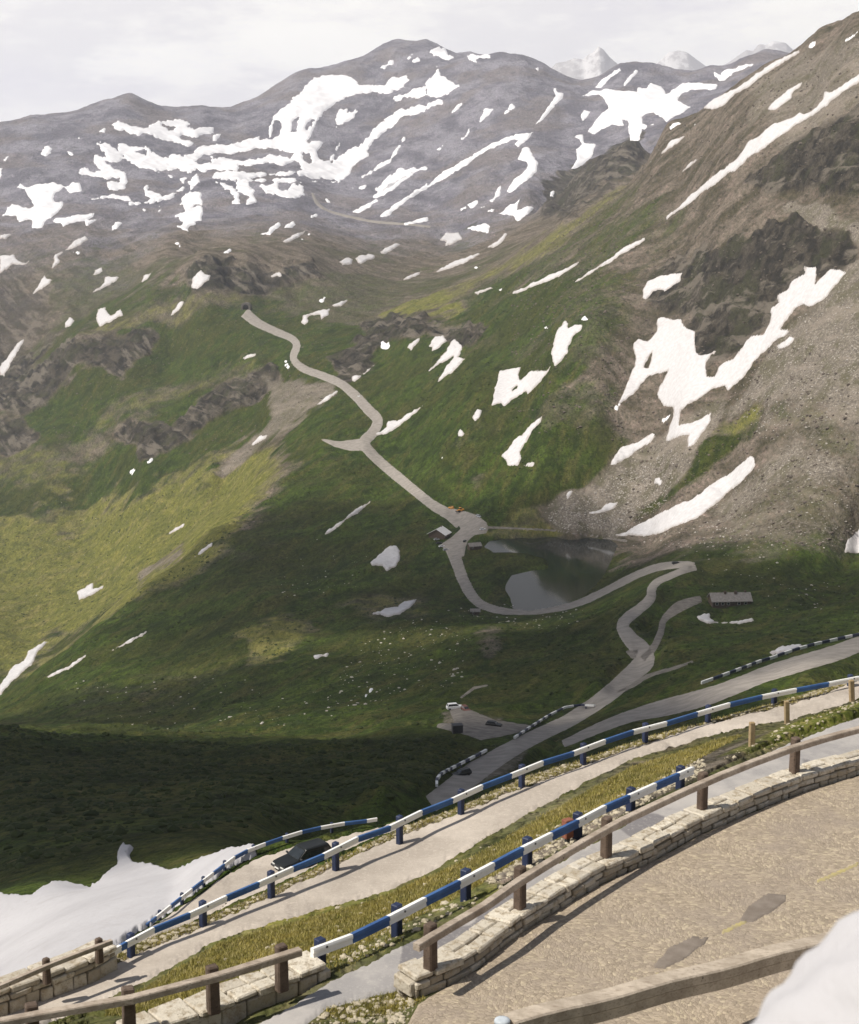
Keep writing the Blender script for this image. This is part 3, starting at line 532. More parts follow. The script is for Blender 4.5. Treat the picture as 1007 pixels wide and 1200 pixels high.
straw = n.mix(n.ramp(medn, .35, .66), (.095, .112, .019), (.170, .168, .036)); straw = n.mix(n.ramp(fine, .5, .66, 0, .85), straw, (.055, .068, .013)); straw = n.mix(n.ramp(streak2, .5, .62, 0, .5), straw, (.22, .19, .075)); straw = n.mix(n.ramp(vfine, .48, .66, 0, .7), straw, (.25, .21, .085)); straw = n.mix(n.ramp(hair, .5, .7, 0, .5), straw, (.06, .07, .015))
vr = n.vor(.11, n.map((1, .55, 1), src=n.map(rot=(0, 0, R(-29))))); rockc = n.mix(n.ramp(medn, .40, .60), (.022, .020, .016), (.082, .070, .054)); rockc = n.mix(n.ramp(n.noise(.03, 5, .65), .5, .6, 0, .7), rockc, (.050, .052, .026)); rockc = n.mix(n.ramp(fine, .45, .6, 0, .6), rockc, (.018, .017, .014)); rockc = n.mix(n.ramp(streak, .52, .60, 0, .85), rockc, (.150, .130, .105)); rockc = n.mix(n.ramp(vr, .05, .3, .7, 0), rockc, (.012, .012, .011))
vs = n.vor(1.05, None, 'F1', 'Color'); hs = n.n('ShaderNodeSeparateColor'); n.l(vs, hs.inputs[0])
def breakup(w, nz, a): return n.ramp(n.math('ADD', w, n.math('MULTIPLY', n.math('SUBTRACT', nz, .5), a)), .28, .72)
mixn = n.math('ADD', n.math('MULTIPLY', medn, .5), n.math('ADD', n.math('MULTIPLY', fine, .3), n.math('MULTIPLY', streak, .2)))
brown = n.mix(n.ramp(medn, .35, .65), (.080, .066, .048), (.150, .124, .095)); brown = n.mix(n.ramp(streak, .44, .60, 0, .8), brown, (.20, .165, .13)); brown = n.mix(n.ramp(streak, .50, .38, 0, .75), brown, (.060, .055, .028)); brown = n.mix(n.ramp(fine, .48, .66, 0, .8), brown, (.06, .05, .032)); brown = n.mix(n.ramp(vfine, .56, .7, 0, .6), brown, (.27, .23, .19))
green = n.mix(n.ramp(medn, .36, .62), (0.0181, 0.0381, 0.0057), (0.0535, 0.0834, 0.0120)); green = n.mix(n.ramp(big, .44, .6, 0, .8), green, (0.0449, 0.0520, 0.0101)); green = n.mix(n.ramp(streak2, .5, .62, 0, .75), green, (0.0777, 0.0742, 0.0215)); green = n.mix(n.ramp(streak2, .47, .36, 0, .8), green, (0.0138, 0.0260, 0.0045)); green = n.mix(n.ramp(fine, .5, .62, 0, .85), green, (0.0130, 0.0222, 0.0038)); green = n.mix(n.ramp(vfine, .52, .66, 0, .6), green, (0.0906, 0.0927, 0.0221)); green = n.mix(n.ramp(n.noise(.23, 3, .6), .66, .74, 0, .8), green, (0.1122, 0.0974, 0.0410))
straw = n.mix(n.ramp(medn, .35, .66), (.095, .112, .019), (.170, .168, .036)); straw = n.mix(n.ramp(fine, .5, .66, 0, .85), straw, (.055, .068, .013)); straw = n.mix(n.ramp(streak2, .5, .62, 0, .5), straw, (.22, .19, .075)); straw = n.mix(n.ramp(vfine, .48, .66, 0, .7), straw, (.25, .21, .085)); straw = n.mix(n.ramp(hair, .5, .7, 0, .5), straw, (.06, .07, .015))
vr = n.vor(.11, n.map((1, .55, 1), src=n.map(rot=(0, 0, R(-29))))); rockc = n.mix(n.ramp(medn, .40, .60), (.022, .020, .016), (.082, .070, .054)); rockc = n.mix(n.ramp(n.noise(.03, 5, .65), .5, .6, 0, .7), rockc, (.050, .052, .026)); rockc = n.mix(n.ramp(fine, .45, .6, 0, .6), rockc, (.018, .017, .014)); rockc = n.mix(n.ramp(streak, .52, .60, 0, .85), rockc, (.150, .130, .105)); rockc = n.mix(n.ramp(vr, .05, .3, .7, 0), rockc, (.012, .012, .011))
vs = n.vor(1.05, None, 'F1', 'Color'); hs = n.n('ShaderNodeSeparateColor'); n.l(vs, hs.inputs[0])
scree = n.mix(n.ramp(hs.outputs[0], .15, .95), (.115, .10, .083), (.29, .25, .205)); scree = n.mix(n.ramp(vfine, .35, .7), scree, (.16, .14, .115)); scree = n.mix(n.ramp(medn, .46, .62, 0, .75), scree, (.095, .088, .05)); scree = n.mix(n.ramp(streak, .5, .62, 0, .6), scree, (.27, .23, .19)); scree = n.mix(n.ramp(hs.outputs[1], .90, .97, 0, .6), scree, (.40, .36, .31)); scree = n.mix(n.ramp(n.vor(6.5), .25, .1, 0, .3), scree, (.40, .36, .30))
haze_w = n.n('ShaderNodeAttribute', attribute_name='hazed_schist', attribute_type='GEOMETRY').outputs['Fac']; far_n = n.noise(.012, 7, .7, n.map((1, .6, 1.4)))
hazed_schist = n.mix(n.ramp(far_n, .40, .60), (0.1264, 0.1247, 0.1551), (0.2582, 0.2504, 0.2909)); hazed_schist = n.mix(n.ramp(n.noise(.0042, 5, .6), .48, .6, 0, .6), hazed_schist, (0.1868, 0.1614, 0.1515)); hazed_schist = n.mix(n.ramp(n.noise(.03, 5, .7), .55, .7, 0, .7), hazed_schist, (0.0769, 0.0780, 0.0945))  # schist grey lightened towards lilac so that far rock looks hazy
col = n.mix(n.math('MULTIPLY', haze_w, .85), brown, hazed_schist); col = n.mix(breakup(g, mixn, 1.1), col, green); col = n.mix(breakup(y, mixn, 1.2), col, straw)
tuft = n.noise(.42, 4, .72, n.map((1, .30, .8))); tuft2 = n.noise(.16, 4, .7, n.map((1, .34, .8)))
col = n.mix(n.ramp(tuft, .50, .62, 0, .62), col, n.mix(1.0, col, (.42, .45, .40), 'MULTIPLY')); col = n.mix(n.ramp(tuft, .46, .36, 0, .55), col, n.mix(1.0, col, (1.75, 1.6, 1.7), 'MULTIPLY')); col = n.mix(n.ramp(tuft2, .52, .64, 0, .55), col, n.mix(1.0, col, (.5, .55, .5), 'MULTIPLY')); col = n.mix(n.ramp(tuft2, .46, .36, 0, .4), col, n.mix(1.0, col, (1.5, 1.35, 1.5), 'MULTIPLY')); col = n.mix(breakup(s_, fine, 1.1), col, scree); col = n.mix(breakup(k, mixn, 1.0), col, rockc)
hgt_ = n.math('ADD', n.math('MULTIPLY', n.noise(.09, 6, .68), 1.0), n.math('MULTIPLY', n.math('MULTIPLY', vr, k), .8))
b1 = n.bump(n.math('ADD', hgt_, n.math('MULTIPLY', n.math('ADD', tuft, tuft2), .35)), 1.0, 3.2); b2 = n.bump(n.noise(1.3, 5, .7), .8, .22, b1); b3 = n.bump(n.noise(14, 3, .7), .7, .02, b2)
M_GROUND = n.done(col, 1.0, b3, 0, .1)

n = N("old_snow"); f = n.ramp(n.noise(.35, 5, .6), .35, .7); c = n.mix(f, (.54, .525, .53), (.64, .62, .63)); c = n.mix(n.ramp(n.noise(.06, 6, .7, n.map((1, .25, 1), src=n.map(rot=(0, 0, R(-29))))), .55, .75, 0, .5), c, (.44, .40, .385))
rim = n.n('ShaderNodeAttribute', attribute_name='rim', attribute_type='GEOMETRY').outputs['Fac']; c = n.mix(n.ramp(n.math('ADD', rim, n.math('MULTIPLY', n.noise(.25, 5, .7), .5)), .62, .22, 0, .8), c, (.34, .295, .265)); M_SNOW = n.done(c, .8, n.bump(n.noise(.16, 6, .68), .8, 1.4), 0, .2)
M_SNOWF = mottled("bright_far_snow", (.74, .73, .75), (.84, .83, .85), .02, .8, .8, .05)
n = N("near_snow"); f = n.ramp(n.noise(.12, 6, .6, n.map((1, .35, 1))), .35, .75); c = n.mix(f, (.47, .46, .475), (.39, .38, .395)); c = n.mix(n.ramp(n.noise(1.6, 5, .7), .56, .74, 0, .6), c, (.34, .315, .305)); c = n.mix(n.ramp(n.noise(.35, 6, .72, n.map((1, .3, 1), src=n.map(rot=(0, 0, R(40))))), .52, .72, 0, .5), c, (.37, .35, .355)); M_SNOWN = n.done(c, .75, n.bump(n.noise(.6, 6, .65, n.map((1, .6, 1))), .5, .22), 0, .25)
M_ROADFAR = mottled("worn_asphalt", (.22, .197, .175), (.31, .28, .25), .25, .95)
M_GRAVEL = mottled("gravel", (.13, .115, .10), (.23, .205, .18), .4, 1, .1, 2)
n = N("pale_concrete"); f = n.ramp(n.noise(.35, 6, .7), .35, .68); c = n.mix(f, (0.3604, 0.3150, 0.2697), (0.4982, 0.4400, 0.3813)); c = n.mix(n.ramp(n.noise(.8, 5, .7, n.map((1, .3, 1), (0, 0, R(45)))), .52, .7, 0, .7), c, (0.2862, 0.2500, 0.2185)); c = n.mix(n.ramp(n.noise(9, 4, .75), .5, .7, 0, .5), c, (0.5936, 0.5200, 0.4464)); c = n.mix(n.ramp(n.noise(30, 2, .7), .55, .75, 0, .5), c, (0.2120, 0.1850, 0.1581)); M_CONC = n.done(c, .95, n.bump(n.noise(24, 4, .7), .5, .02), 0, .2)
n = N("patched_asphalt"); f = n.ramp(n.noise(.5, 5, .65), .4, .62); c = n.mix(f, (.30, .285, .28), (.41, .385, .365)); pt = n.ramp(n.noise(.33, 2, .4, n.map((1, .5, 1), (0, 0, R(45)))), .56, .575); c = n.mix(pt, c, (.185, .175, .18)); c = n.mix(n.ramp(n.noise(14, 4, .75), .52, .7, 0, .45), c, (.5, .47, .43)); M_ASPH = n.done(c, .95, n.bump(n.noise(30, 3, .7), .4, .012), 0, .2)
# --- setts laid in segmental arcs
n = N("arched_setts"); rt = n.map((1, 1, 1), (0, 0, R(-43)))
sx = n.n('ShaderNodeSeparateXYZ'); n.l(rt, sx.inputs[0])
arc = n.math('MULTIPLY', n.math('ABSOLUTE', n.math('SINE', n.math('MULTIPLY', sx.outputs[0], 1.35))), .6)
cmb = n.n('ShaderNodeCombineXYZ'); n.l(n.math('MULTIPLY', sx.outputs[0], .95), cmb.inputs[0]); n.l(n.math('SUBTRACT', sx.outputs[1], arc), cmb.inputs[1])
jit = n.n('ShaderNodeVectorMath', operation='ADD'); n.l(cmb.outputs[0], jit.inputs[0]); w1 = n.n('ShaderNodeVectorMath', operation='SCALE'); n.l(n.noise(2.0, 3, .6, None, True), w1.inputs[0]); w1.inputs['Scale'].default_value = .16; n.l(w1.outputs[0], jit.inputs[1])
v1 = n.vor(12.0, jit.outputs[0], 'F1', 'Color', .55); ve = n.vor(12.0, jit.outputs[0], 'DISTANCE_TO_EDGE', 'Distance', .55)
hs = n.n('ShaderNodeSeparateColor'); n.l(v1, hs.inputs[0])
c = n.mix(hs.outputs[0], (0.2773, 0.2262, 0.1680), (0.4248, 0.3480, 0.2632)); c = n.mix(n.ramp(hs.outputs[1], .72, .95, 0, .5), c, (0.5900, 0.4988, 0.3472)); c = n.mix(n.ramp(n.noise(.5, 5, .7), .42, .68, 0, .6), c, (0.2950, 0.2436, 0.2016)); c = n.mix(n.ramp(n.noise(.9, 4, .7, n.map((.35, 1, 1), (0, 0, R(-43)))), .55, .75, 0, .55), c, (0.2360, 0.1856, 0.1456))
c = n.mix(n.ramp(ve, .05, .01, 0, .6), c, (0.1652, 0.1334, 0.0952)); c = n.mix(n.ramp(n.noise(40, 2, .7), .58, .8, 0, .45), c, (0.5664, 0.4872, 0.3696))
M_SETTS = n.done(c, .85, n.bump(n.ramp(ve, 0, .12), .5, .02), 0, .3)
n = N("wall_stone"); ob = n.n('ShaderNodeAttribute', attribute_name='tone', attribute_type='GEOMETRY').outputs['Fac']
c = n.mix(ob, (.30, .26, .205), (.64, .585, .49)); c = n.mix(n.ramp(n.noise(5, 5, .7), .45, .66), c, (.34, .28, .20)); c = n.mix(n.ramp(n.noise(1.4, 4, .7), .55, .7, 0, .6), c, (.56, .52, .46)); c = n.mix(n.ramp(n.noise(20, 3, .7), .56, .72, 0, .5), c, (.11, .095, .075)); M_STONE = n.done(c, .95, n.bump(n.noise(9, 5, .7), .8, .05), 0, .2)
M_MORTAR = mottled("mortar", (.13, .115, .09), (.23, .20, .16), 4, .95, .03)
def wood(name, a, b, d):
    n = N(name); st = n.noise(7, 6, .7, n.map((.25, .25, .25))); gr = n.noise(26, 4, .7, n.map((.18, 1, 1)))
    c = n.mix(n.ramp(st, .35, .66), a, b); c = n.mix(n.ramp(gr, .5, .7, 0, .75), c, d); c = n.mix(n.ramp(n.vor(3.3), .10, .04, 0, .8), c, (.05, .035, .03))
    return n.done(c, .85, n.bump(gr, .6, .015), 0, .25)
M_WOODP = wood("dark_wood", (.085, .06, .045), (.15, .11, .085), (.045, .032, .026))
M_WOODR = wood("weathered_rail_wood", (.29, .235, .185), (.46, .39, .32), (.15, .115, .09))
M_WOODB = wood("weathered_beam_wood", (.36, .30, .235), (.54, .46, .37), (.20, .15, .11))
M_STAKE = wood("stake_wood", (.30, .22, .12), (.42, .32, .2), (.2, .14, .08))
def paintmat(name, a, b, dirt):
    n = N(name); c = n.mix(n.ramp(n.noise(1.2, 4, .6), .35, .7), a, b); c = n.mix(n.ramp(n.noise(7, 5, .75), .58, .72, 0, .55), c, dirt); return n.done(c, .55, n.bump(n.noise(30, 2, .6), .3, .004), 0, .4)
M_WHITE = paintmat("rail_white_paint", (.78, .77, .74), (.86, .85, .83), (.5, .46, .4))
M_BLUE = paintmat("rail_blue_paint", (.026, .080, .225), (.045, .125, .31), (.10, .14, .22))
M_NAVY = paintmat("post_navy_paint", (.012, .02, .055), (.02, .032, .08), (.05, .05, .05))
M_CAP = mottled("cap_paint", (.42, .46, .50), (.52, .56, .60), 8, .5)
M_RUST = mottled("rust_red_paint", (.20, .07, .045), (.28, .11, .07), 6, .8)
def plain(name, c, rough=.5, spec=.5, metal=0., coat=0.):
    n = N(name); f = n.ramp(n.noise(2.5, 4, .6), .3, .7); c2 = tuple(min(1, q * 1.25 + .004) for q in c); m = n.done(n.mix(f, c, c2), rough, None, metal, spec); n.b.inputs['Coat Weight'].default_value = coat; return m
M_CARDK = plain("dark_car_paint", (.006, .0075, .0075), .35, .35, 0, 0)
M_GLASS = plain("car_glass", (.018, .022, .025), .08, .8)
M_TYRE = plain("tyre_rubber", (.018, .018, .018), .9, .2); M_RIM = plain("wheel_rim", (.35, .35, .36), .4, .5, .6)
M_LAMP = plain("lamp_glass", (.55, .55, .52), .2, .6); M_TAIL = plain("tail_lamp", (.3, .02, .015), .3); M_PLATE = plain("plate_white", (.7, .7, .68), .5); M_BUMP = plain("bumper_plastic", (.03, .03, .032), .7)
M_CARW = plain("white_car_paint", (.72, .72, .72), .35, .5); M_CARS = plain("silver_car_paint", (.42, .43, .45), .35, .5, .3); M_CARR = plain("red_car_paint", (.13, .045, .03), .5); M_CARB = plain("blue_car_paint", (.05, .09, .2), .35)
M_ORANGE = plain("orange_paint", (.62, .27, .03), .55); M_DARKM = plain("dark_metal", (.04, .04, .04), .6)
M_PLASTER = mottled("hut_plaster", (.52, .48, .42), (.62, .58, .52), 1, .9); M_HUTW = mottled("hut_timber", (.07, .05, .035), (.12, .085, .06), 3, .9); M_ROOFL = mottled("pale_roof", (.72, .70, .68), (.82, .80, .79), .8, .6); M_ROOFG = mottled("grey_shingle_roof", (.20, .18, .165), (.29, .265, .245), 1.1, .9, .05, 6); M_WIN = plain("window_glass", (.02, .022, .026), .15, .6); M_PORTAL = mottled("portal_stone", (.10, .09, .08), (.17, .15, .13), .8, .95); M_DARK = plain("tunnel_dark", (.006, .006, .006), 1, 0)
M_YELLOW = mottled("yellow_road_paint", (.42, .35, .15), (.31, .26, .175), 5, .9); M_PATCH = mottled("dark_repair", (.17, .14, .115), (.225, .19, .16), 3, .95, .01, 30)
M_ROCK = mottled("pale_boulder", (.30, .27, .24), (.52, .48, .44), .9, 1, .15, 2); M_LIME = mottled("limestone_rubble", (.30, .26, .185), (.52, .46, .35), 3, 1, .05, 9); M_SHRUB = mottled("dwarf_shrub", (.018, .030, .007), (.045, .058, .014), .5, 1); M_BOULD = mottled("brown_boulder", (.075, .062, .05), (.17, .14, .115), .5, 1, .15, 2); M_BLADE = mottled("dry_grass_blade", (.19, .18, .040), (.38, .31, .085), .9, .9); M_BLADE2 = mottled("pale_grass_blade", (.30, .26, .10), (.45, .38, .17), 1.2, .9)
n = N("lake_water"); M_LAKE = n.done((.006, .013, .015), .07, n.bump(n.noise(.22, 4, .6, n.map((1, .35, 1))), .10, .3), 0, .5); n.b.inputs['IOR'].default_value = 1.333

# ------------------------------------------------------------------ the ground itself
co = np.stack([GX.ravel(), GY.ravel(), GZ.ravel()], 1)
jj, ii = np.meshgrid(np.arange(NR - 1), np.arange(NA - 1), indexing='ij'); b0 = (jj * NA + ii).ravel()
me = new_mesh("mountain_terrain", co, np.stack([b0, b0 + 1, b0 + NA + 1, b0 + NA], 1), [M_GROUND])
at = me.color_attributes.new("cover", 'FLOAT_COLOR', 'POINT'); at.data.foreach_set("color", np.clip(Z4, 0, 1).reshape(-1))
a2 = me.attributes.new("hazed_schist", 'FLOAT', 'POINT'); a2.data.foreach_set("value", HAZED_SCHIST.astype(np.float32).ravel())
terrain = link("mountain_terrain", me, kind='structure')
# ------------------------------------------------------------------ roads, tracks, lake
hr = lambda r: .05 + .00022 * r
def road(name, polys, mat, dmin=70, dmax=1e9, h=hr, soft=.8, rough=.35, **kw):
    return overlay(name, polys, mat, h, soft, rough, (), dmin, dmax, kind='structure', **kw)
road("valley_road", VALLEY, M_ROADFAR, 700, 2500); road("switchback_road", SWITCH, M_ROADFAR, 200, 900)
road("gravel_lane", LANE, M_GRAVEL, 200, 900)
road("side_road", SIDE, M_ROADFAR, 200, 700)
road("gravel_car_park", PARK, M_GRAVEL, 200, 700)
road("lakeside_path", [strip("570,618,3 600,619,2.4 640,621,2.2 670,624,2 700,629,2 735,634,2.4")], M_GRAVEL, 800, 1300, rough=.2)
road("earth_track", [strip("722,812,3 742,803,5 760,792,5 790,783,4 812,775,2"), strip("540,818,2 556,806,3 572,803,2")], M_GRAVEL, 200, 800)
road("pass_road", [strip("366,226,3 372,238,4 385,247,3.2 410,254,3 440,260,3 480,263,2.6 505,266,2.2")], M_ROADFAR, 3000, 5000, rough=.2)
nh = lambda r: .05 + 0 * r
ROAD2 = np.concatenate([pts(ROAD2_NEAR), pts(ROAD2_FAR)[::-1]])
road("terrace_road", [ROAD2], M_CONC, 25, 118, nh, 3, 1.6, vis=False)
STRIP_S = pts("250,1240 300,1203 345,1178 384,1152 395,1146 430,1131 480,1105 540,1076 600,1042 650,1014 700,987 750,957 800,932 850,908 900,882 940,866 985,848 1020,838 1100,815 1300,756 1500,700 1500,770 1300,824 1100,876 1007,890 943,909 883,930 822,957 762,988 701,1016 640,1052 600,1077 560,1104 500,1140 483,1156 430,1170 380,1185 340,1215 300,1240")
road("walkway", [STRIP_S], M_ASPH, 22, 110, nh, 3, 1.4, vis=False)
road("hairpin_road", [pts("120,1130 163,1098 190,1079 216,1061 241,1043 266,1025 300,1007 340,994 390,983 440,971 470,962 475,968 440,980 400,998 360,1020 310,1043 270,1060 235,1076 205,1092 165,1112")], M_CONC, 80, 135, nh, 3, 1.2)
ROAD1 = pts("430,1290 470,1215 490,1178 504,1168 560,1137 600,1100 640,1075 701,1039 762,1011 822,978 883,952 943,928 1007,909 1110,880 1300,829 1500,776 1500,1400 1000,1300")
road("cobbled_road", [ROAD1], M_SETTS, 22, 110, nh, 3, .6, vis=False)
nh2 = lambda r: .058 + 0 * r
YL = [strip(q) for q in ("845,1096,7 860,1089,7 876,1081,7", "955,1037,6.5 980,1026,6.5 1007,1014,6.5", "761,1151,7 768,1146,7 775,1142,7", "1040,1000,6 1090,980,6")]
for p in YL: overlay("yellow_centre_line", [p], M_YELLOW, nh2, .9, .6, (), 24, 60, False, kind='structure')
for p in (crop("665,540 690,505 740,470 785,475 788,495 740,530 700,550 675,550", 600, 860, 2.474), crop("470,185 510,140 560,118 600,120 590,138 540,175 500,196 475,195", 560, 1050, 2.253)):
    overlay("asphalt_repair", [p.mean(0) + (p - p.mean(0)) * 1.18], M_PATCH, nh2, 1.0, .6, (), 24, 60, False, kind='structure')
# the lake: a level sheet inside its shore
shore = []
for i, p in enumerate(LAKE):
    q = LAKE[(i + 1) % len(LAKE)]
    for k in range(4): shore.append(p + (q - p) * k / 4)
cen = LAKE.mean(0)
bm = bmesh.new(); vs = []
for u, v in shore:
    d = np.array([u, v]) - cen; e = np.array([u, v]) + d / (np.linalg.norm(d) + 1e-6) * 2.0; vs.append(bm.verts.new(at_z(e[0], e[1], LZ)))
bm.faces.new(vs); bmesh.ops.triangulate(bm, faces=bm.faces[:]); bmesh.ops.recalc_face_normals(bm, faces=bm.faces[:])
if bm.faces[0].normal.z < 0: bmesh.ops.reverse_faces(bm, faces=bm.faces[:])
me = bpy.data.meshes.new("lake"); bm.to_mesh(me); me.materials.append(M_LAKE); link("lake", me, kind='structure')

# ------------------------------------------------------------------ snow
hs_ = lambda r: .2 + .00055 * r
GRP = "snow patches on the mountain slopes"
for ln in SNOW.split("\n"):
    f = ln.split("|"); polys = [cp_(s) for s in f[0].split(";")]
    fs = polys[0][:, 1].mean() < 270 and "right mountain" not in f[1] and "longest gully" not in f[1]
    overlay("snow_patch", polys, M_SNOWF if fs else M_SNOW, hs_, 1.3, 1.1, [cp_(s) for s in f[2].split(";")] if len(f) > 2 else (), 300, label=f[1], category="snow patch", group=GRP)
FARS = """B480,205 560,185 640,205 690,235 740,240 820,245 830,215 910,200 920,215 900,250 850,270 780,280 700,278 640,290 600,310 560,345 520,380 500,410 480,450 450,500 520,510 490,560 500,600 550,590 590,510 605,495 600,530 560,600 640,550 690,530 720,490 770,440 820,400 880,360 940,345 1012,332 1012,362 900,390 850,430 790,470 750,510 730,550 740,580 700,590 660,620 640,660 600,690 520,690 440,680 380,660 420,640 400,610 370,590 390,560 330,545 240,540 120,555 80,570 -5,562 -5,520 60,530 130,510 220,475 225,500 260,480 270,430 280,380 330,355 370,310 420,270 440,230
B850,300 900,285 960,255 1012,245 1012,290 960,300 900,300 860,318
B570,400 600,360 630,355 620,390 670,355 690,365 640,410 580,440
B780,160 850,122 858,130 800,165
B905,115 960,70 950,95 915,125
B940,130 965,110 975,125 950,138
B700,670 750,640 800,610 830,605 900,490 905,500 840,590 760,650 710,680
B-5,480 50,460 20,500 -5,510
B-5,580 60,575 120,600 200,590 280,560 380,600 330,620 240,610 120,620 115,640 40,650 -5,640
B-5,650 60,640 130,655 290,655 420,640 430,655 300,665 100,690 40,690 -5,680
B100,690 250,685 440,690 600,695 590,700 440,697 250,695 100,697
B-5,690 40,695 90,720 120,760 125,800 90,800 100,770 70,740 30,710 -5,700
B105,700 160,700 190,740 210,790 160,800 170,770 120,740
B180,700 240,715 300,700 310,740 360,740 380,705 430,720 435,760 400,772 340,765 300,755 250,755 230,730
B770,730 870,640 965,630 960,640 900,690 850,720 800,760
A430,505 470,505 520,530 590,585 560,600 500,600 530,640 590,650 600,690 590,735 510,740 505,700 560,700 590,665 500,690 430,675 370,660 385,630 430,640 470,640 435,590 450,565 500,580 480,550
A530,430 560,415 600,430 700,440 740,415 800,405 895,410 890,440 920,450 1012,440 1012,470 960,470 930,490 870,480 850,485 910,515 890,530 800,510 720,480 640,475 560,450
A555,520 620,530 690,525 710,555 760,580 800,590 810,565 860,575 920,560 950,530 1012,520 1012,560 960,570 920,600 930,620 1012,610 1012,640 960,660 930,640 900,660 840,640 760,650 680,640 640,620 600,600 570,560
A420,780 480,765 530,755 570,770 610,770 615,785 570,775 500,775 450,785
A680,710 715,700 700,740 730,740 770,770 720,780 690,760
A610,795 680,790 740,775 830,745 860,720 850,690 790,665 880,680 870,730 800,780 730,795 660,806 610,806
A870,770 900,730 880,700 930,660 940,700 900,740 945,760 950,806 850,806
A195,565 215,530 245,540 240,560 210,578
A5,590 30,568 52,575 30,600
A-5,630 15,630 10,670 -5,690
A340,485 380,482 395,500 370,500
A470,460 498,440 490,460
A300,548 320,550 350,575 335,572
E830,215 870,190 860,130 890,100 950,110 940,145 900,180 950,165 955,230 900,265 890,290 850,280 825,258 870,255 845,225
E675,180 690,185 685,225 675,210
E745,190 755,165 765,180 755,195
C20,85 60,60 90,70 95,95 128,112 90,120 40,105
C185,110 220,100 300,100 300,108 230,115 235,135 215,130
C-5,290 -5,240 40,180 45,150 60,180 90,210 160,245 110,280 50,295 10,300
C-5,320 70,312 75,325 -5,362
C355,380 400,335 415,345 390,365
C115,365 165,325 160,340 120,372
C505,160 530,160 525,175
C45,550 75,525 70,540
C165,495 200,450 205,465 180,500
G160,185 185,168 185,180 165,190
G255,175 280,160 275,175
G290,190 315,185 310,197
G120,205 140,198 135,208
G520,170 535,160 530,172
G220,458 250,452 240,462
G300,495 318,485 315,493
G340,562 370,545 350,568
F445,220 490,203 490,212 460,224
F50,385 90,367 70,390
F500,610 520,590 540,595 525,622 505,622
F440,300 465,290 460,305 445,310
F415,325 430,322 425,335
F650,82 720,72 715,85 660,88
F530,130 565,150 545,155
E825,345 830,325 850,325 850,358
E525,285 545,250 570,248 555,270
E350,385 385,378 370,392
D770,210 800,195 795,210 775,218
D245,570 260,568 255,580
D10,575 60,565 70,575 20,590
L70,575 85,570 80,595 68,592
L250,630 280,612 275,630 255,638
K55,715 85,700 75,718
K555,98 585,93 580,106
K735,45 755,42 755,55 738,55
J342,205 345,172 370,200 355,210
J800,85 830,95 825,113 800,110
N595,1100 640,1073 600,1105
N705,1040 755,990 755,1000 720,1035
I690,655 735,625 700,660
I615,700 632,690 625,704"""
overlay("far_snowfield", [cp_(s) for s in FARS.split("\n")], M_SNOWF, hs_, 1.0, 2.0, [cp_(s) for s in ("B295,410 320,405 332,440 310,485 272,492", "B378,395 400,395 390,450 365,465", "B440,430 465,405 470,410 440,450", "B425,570 455,565 455,600 430,600", "A760,430 830,440 800,455", "A640,555 695,550 690,570")], 400, kind='stuff')
GULLY = pts("-60,1175 -60,1055 0,1049 30,1053 50,1042 65,1034 85,1037 105,1042 124,1027 137,1014 136,1003 140,993 145,985 148,991 156,994 151,1003 156,1013 178,1016 200,1022 216,1018 235,1008 252,1003 272,996 300,992 300,1003 266,1019 241,1038 216,1056 190,1076 150,1100 135,1114 66,1135 0,1165")
overlay("snow_bank", [GULLY], M_SNOWN, lambda r: .12 + .0025 * r, 2.0, 1.6, (), 44, 320, label="broad grey-white snow bank filling the gully below the lower left wall", category="snow bank")
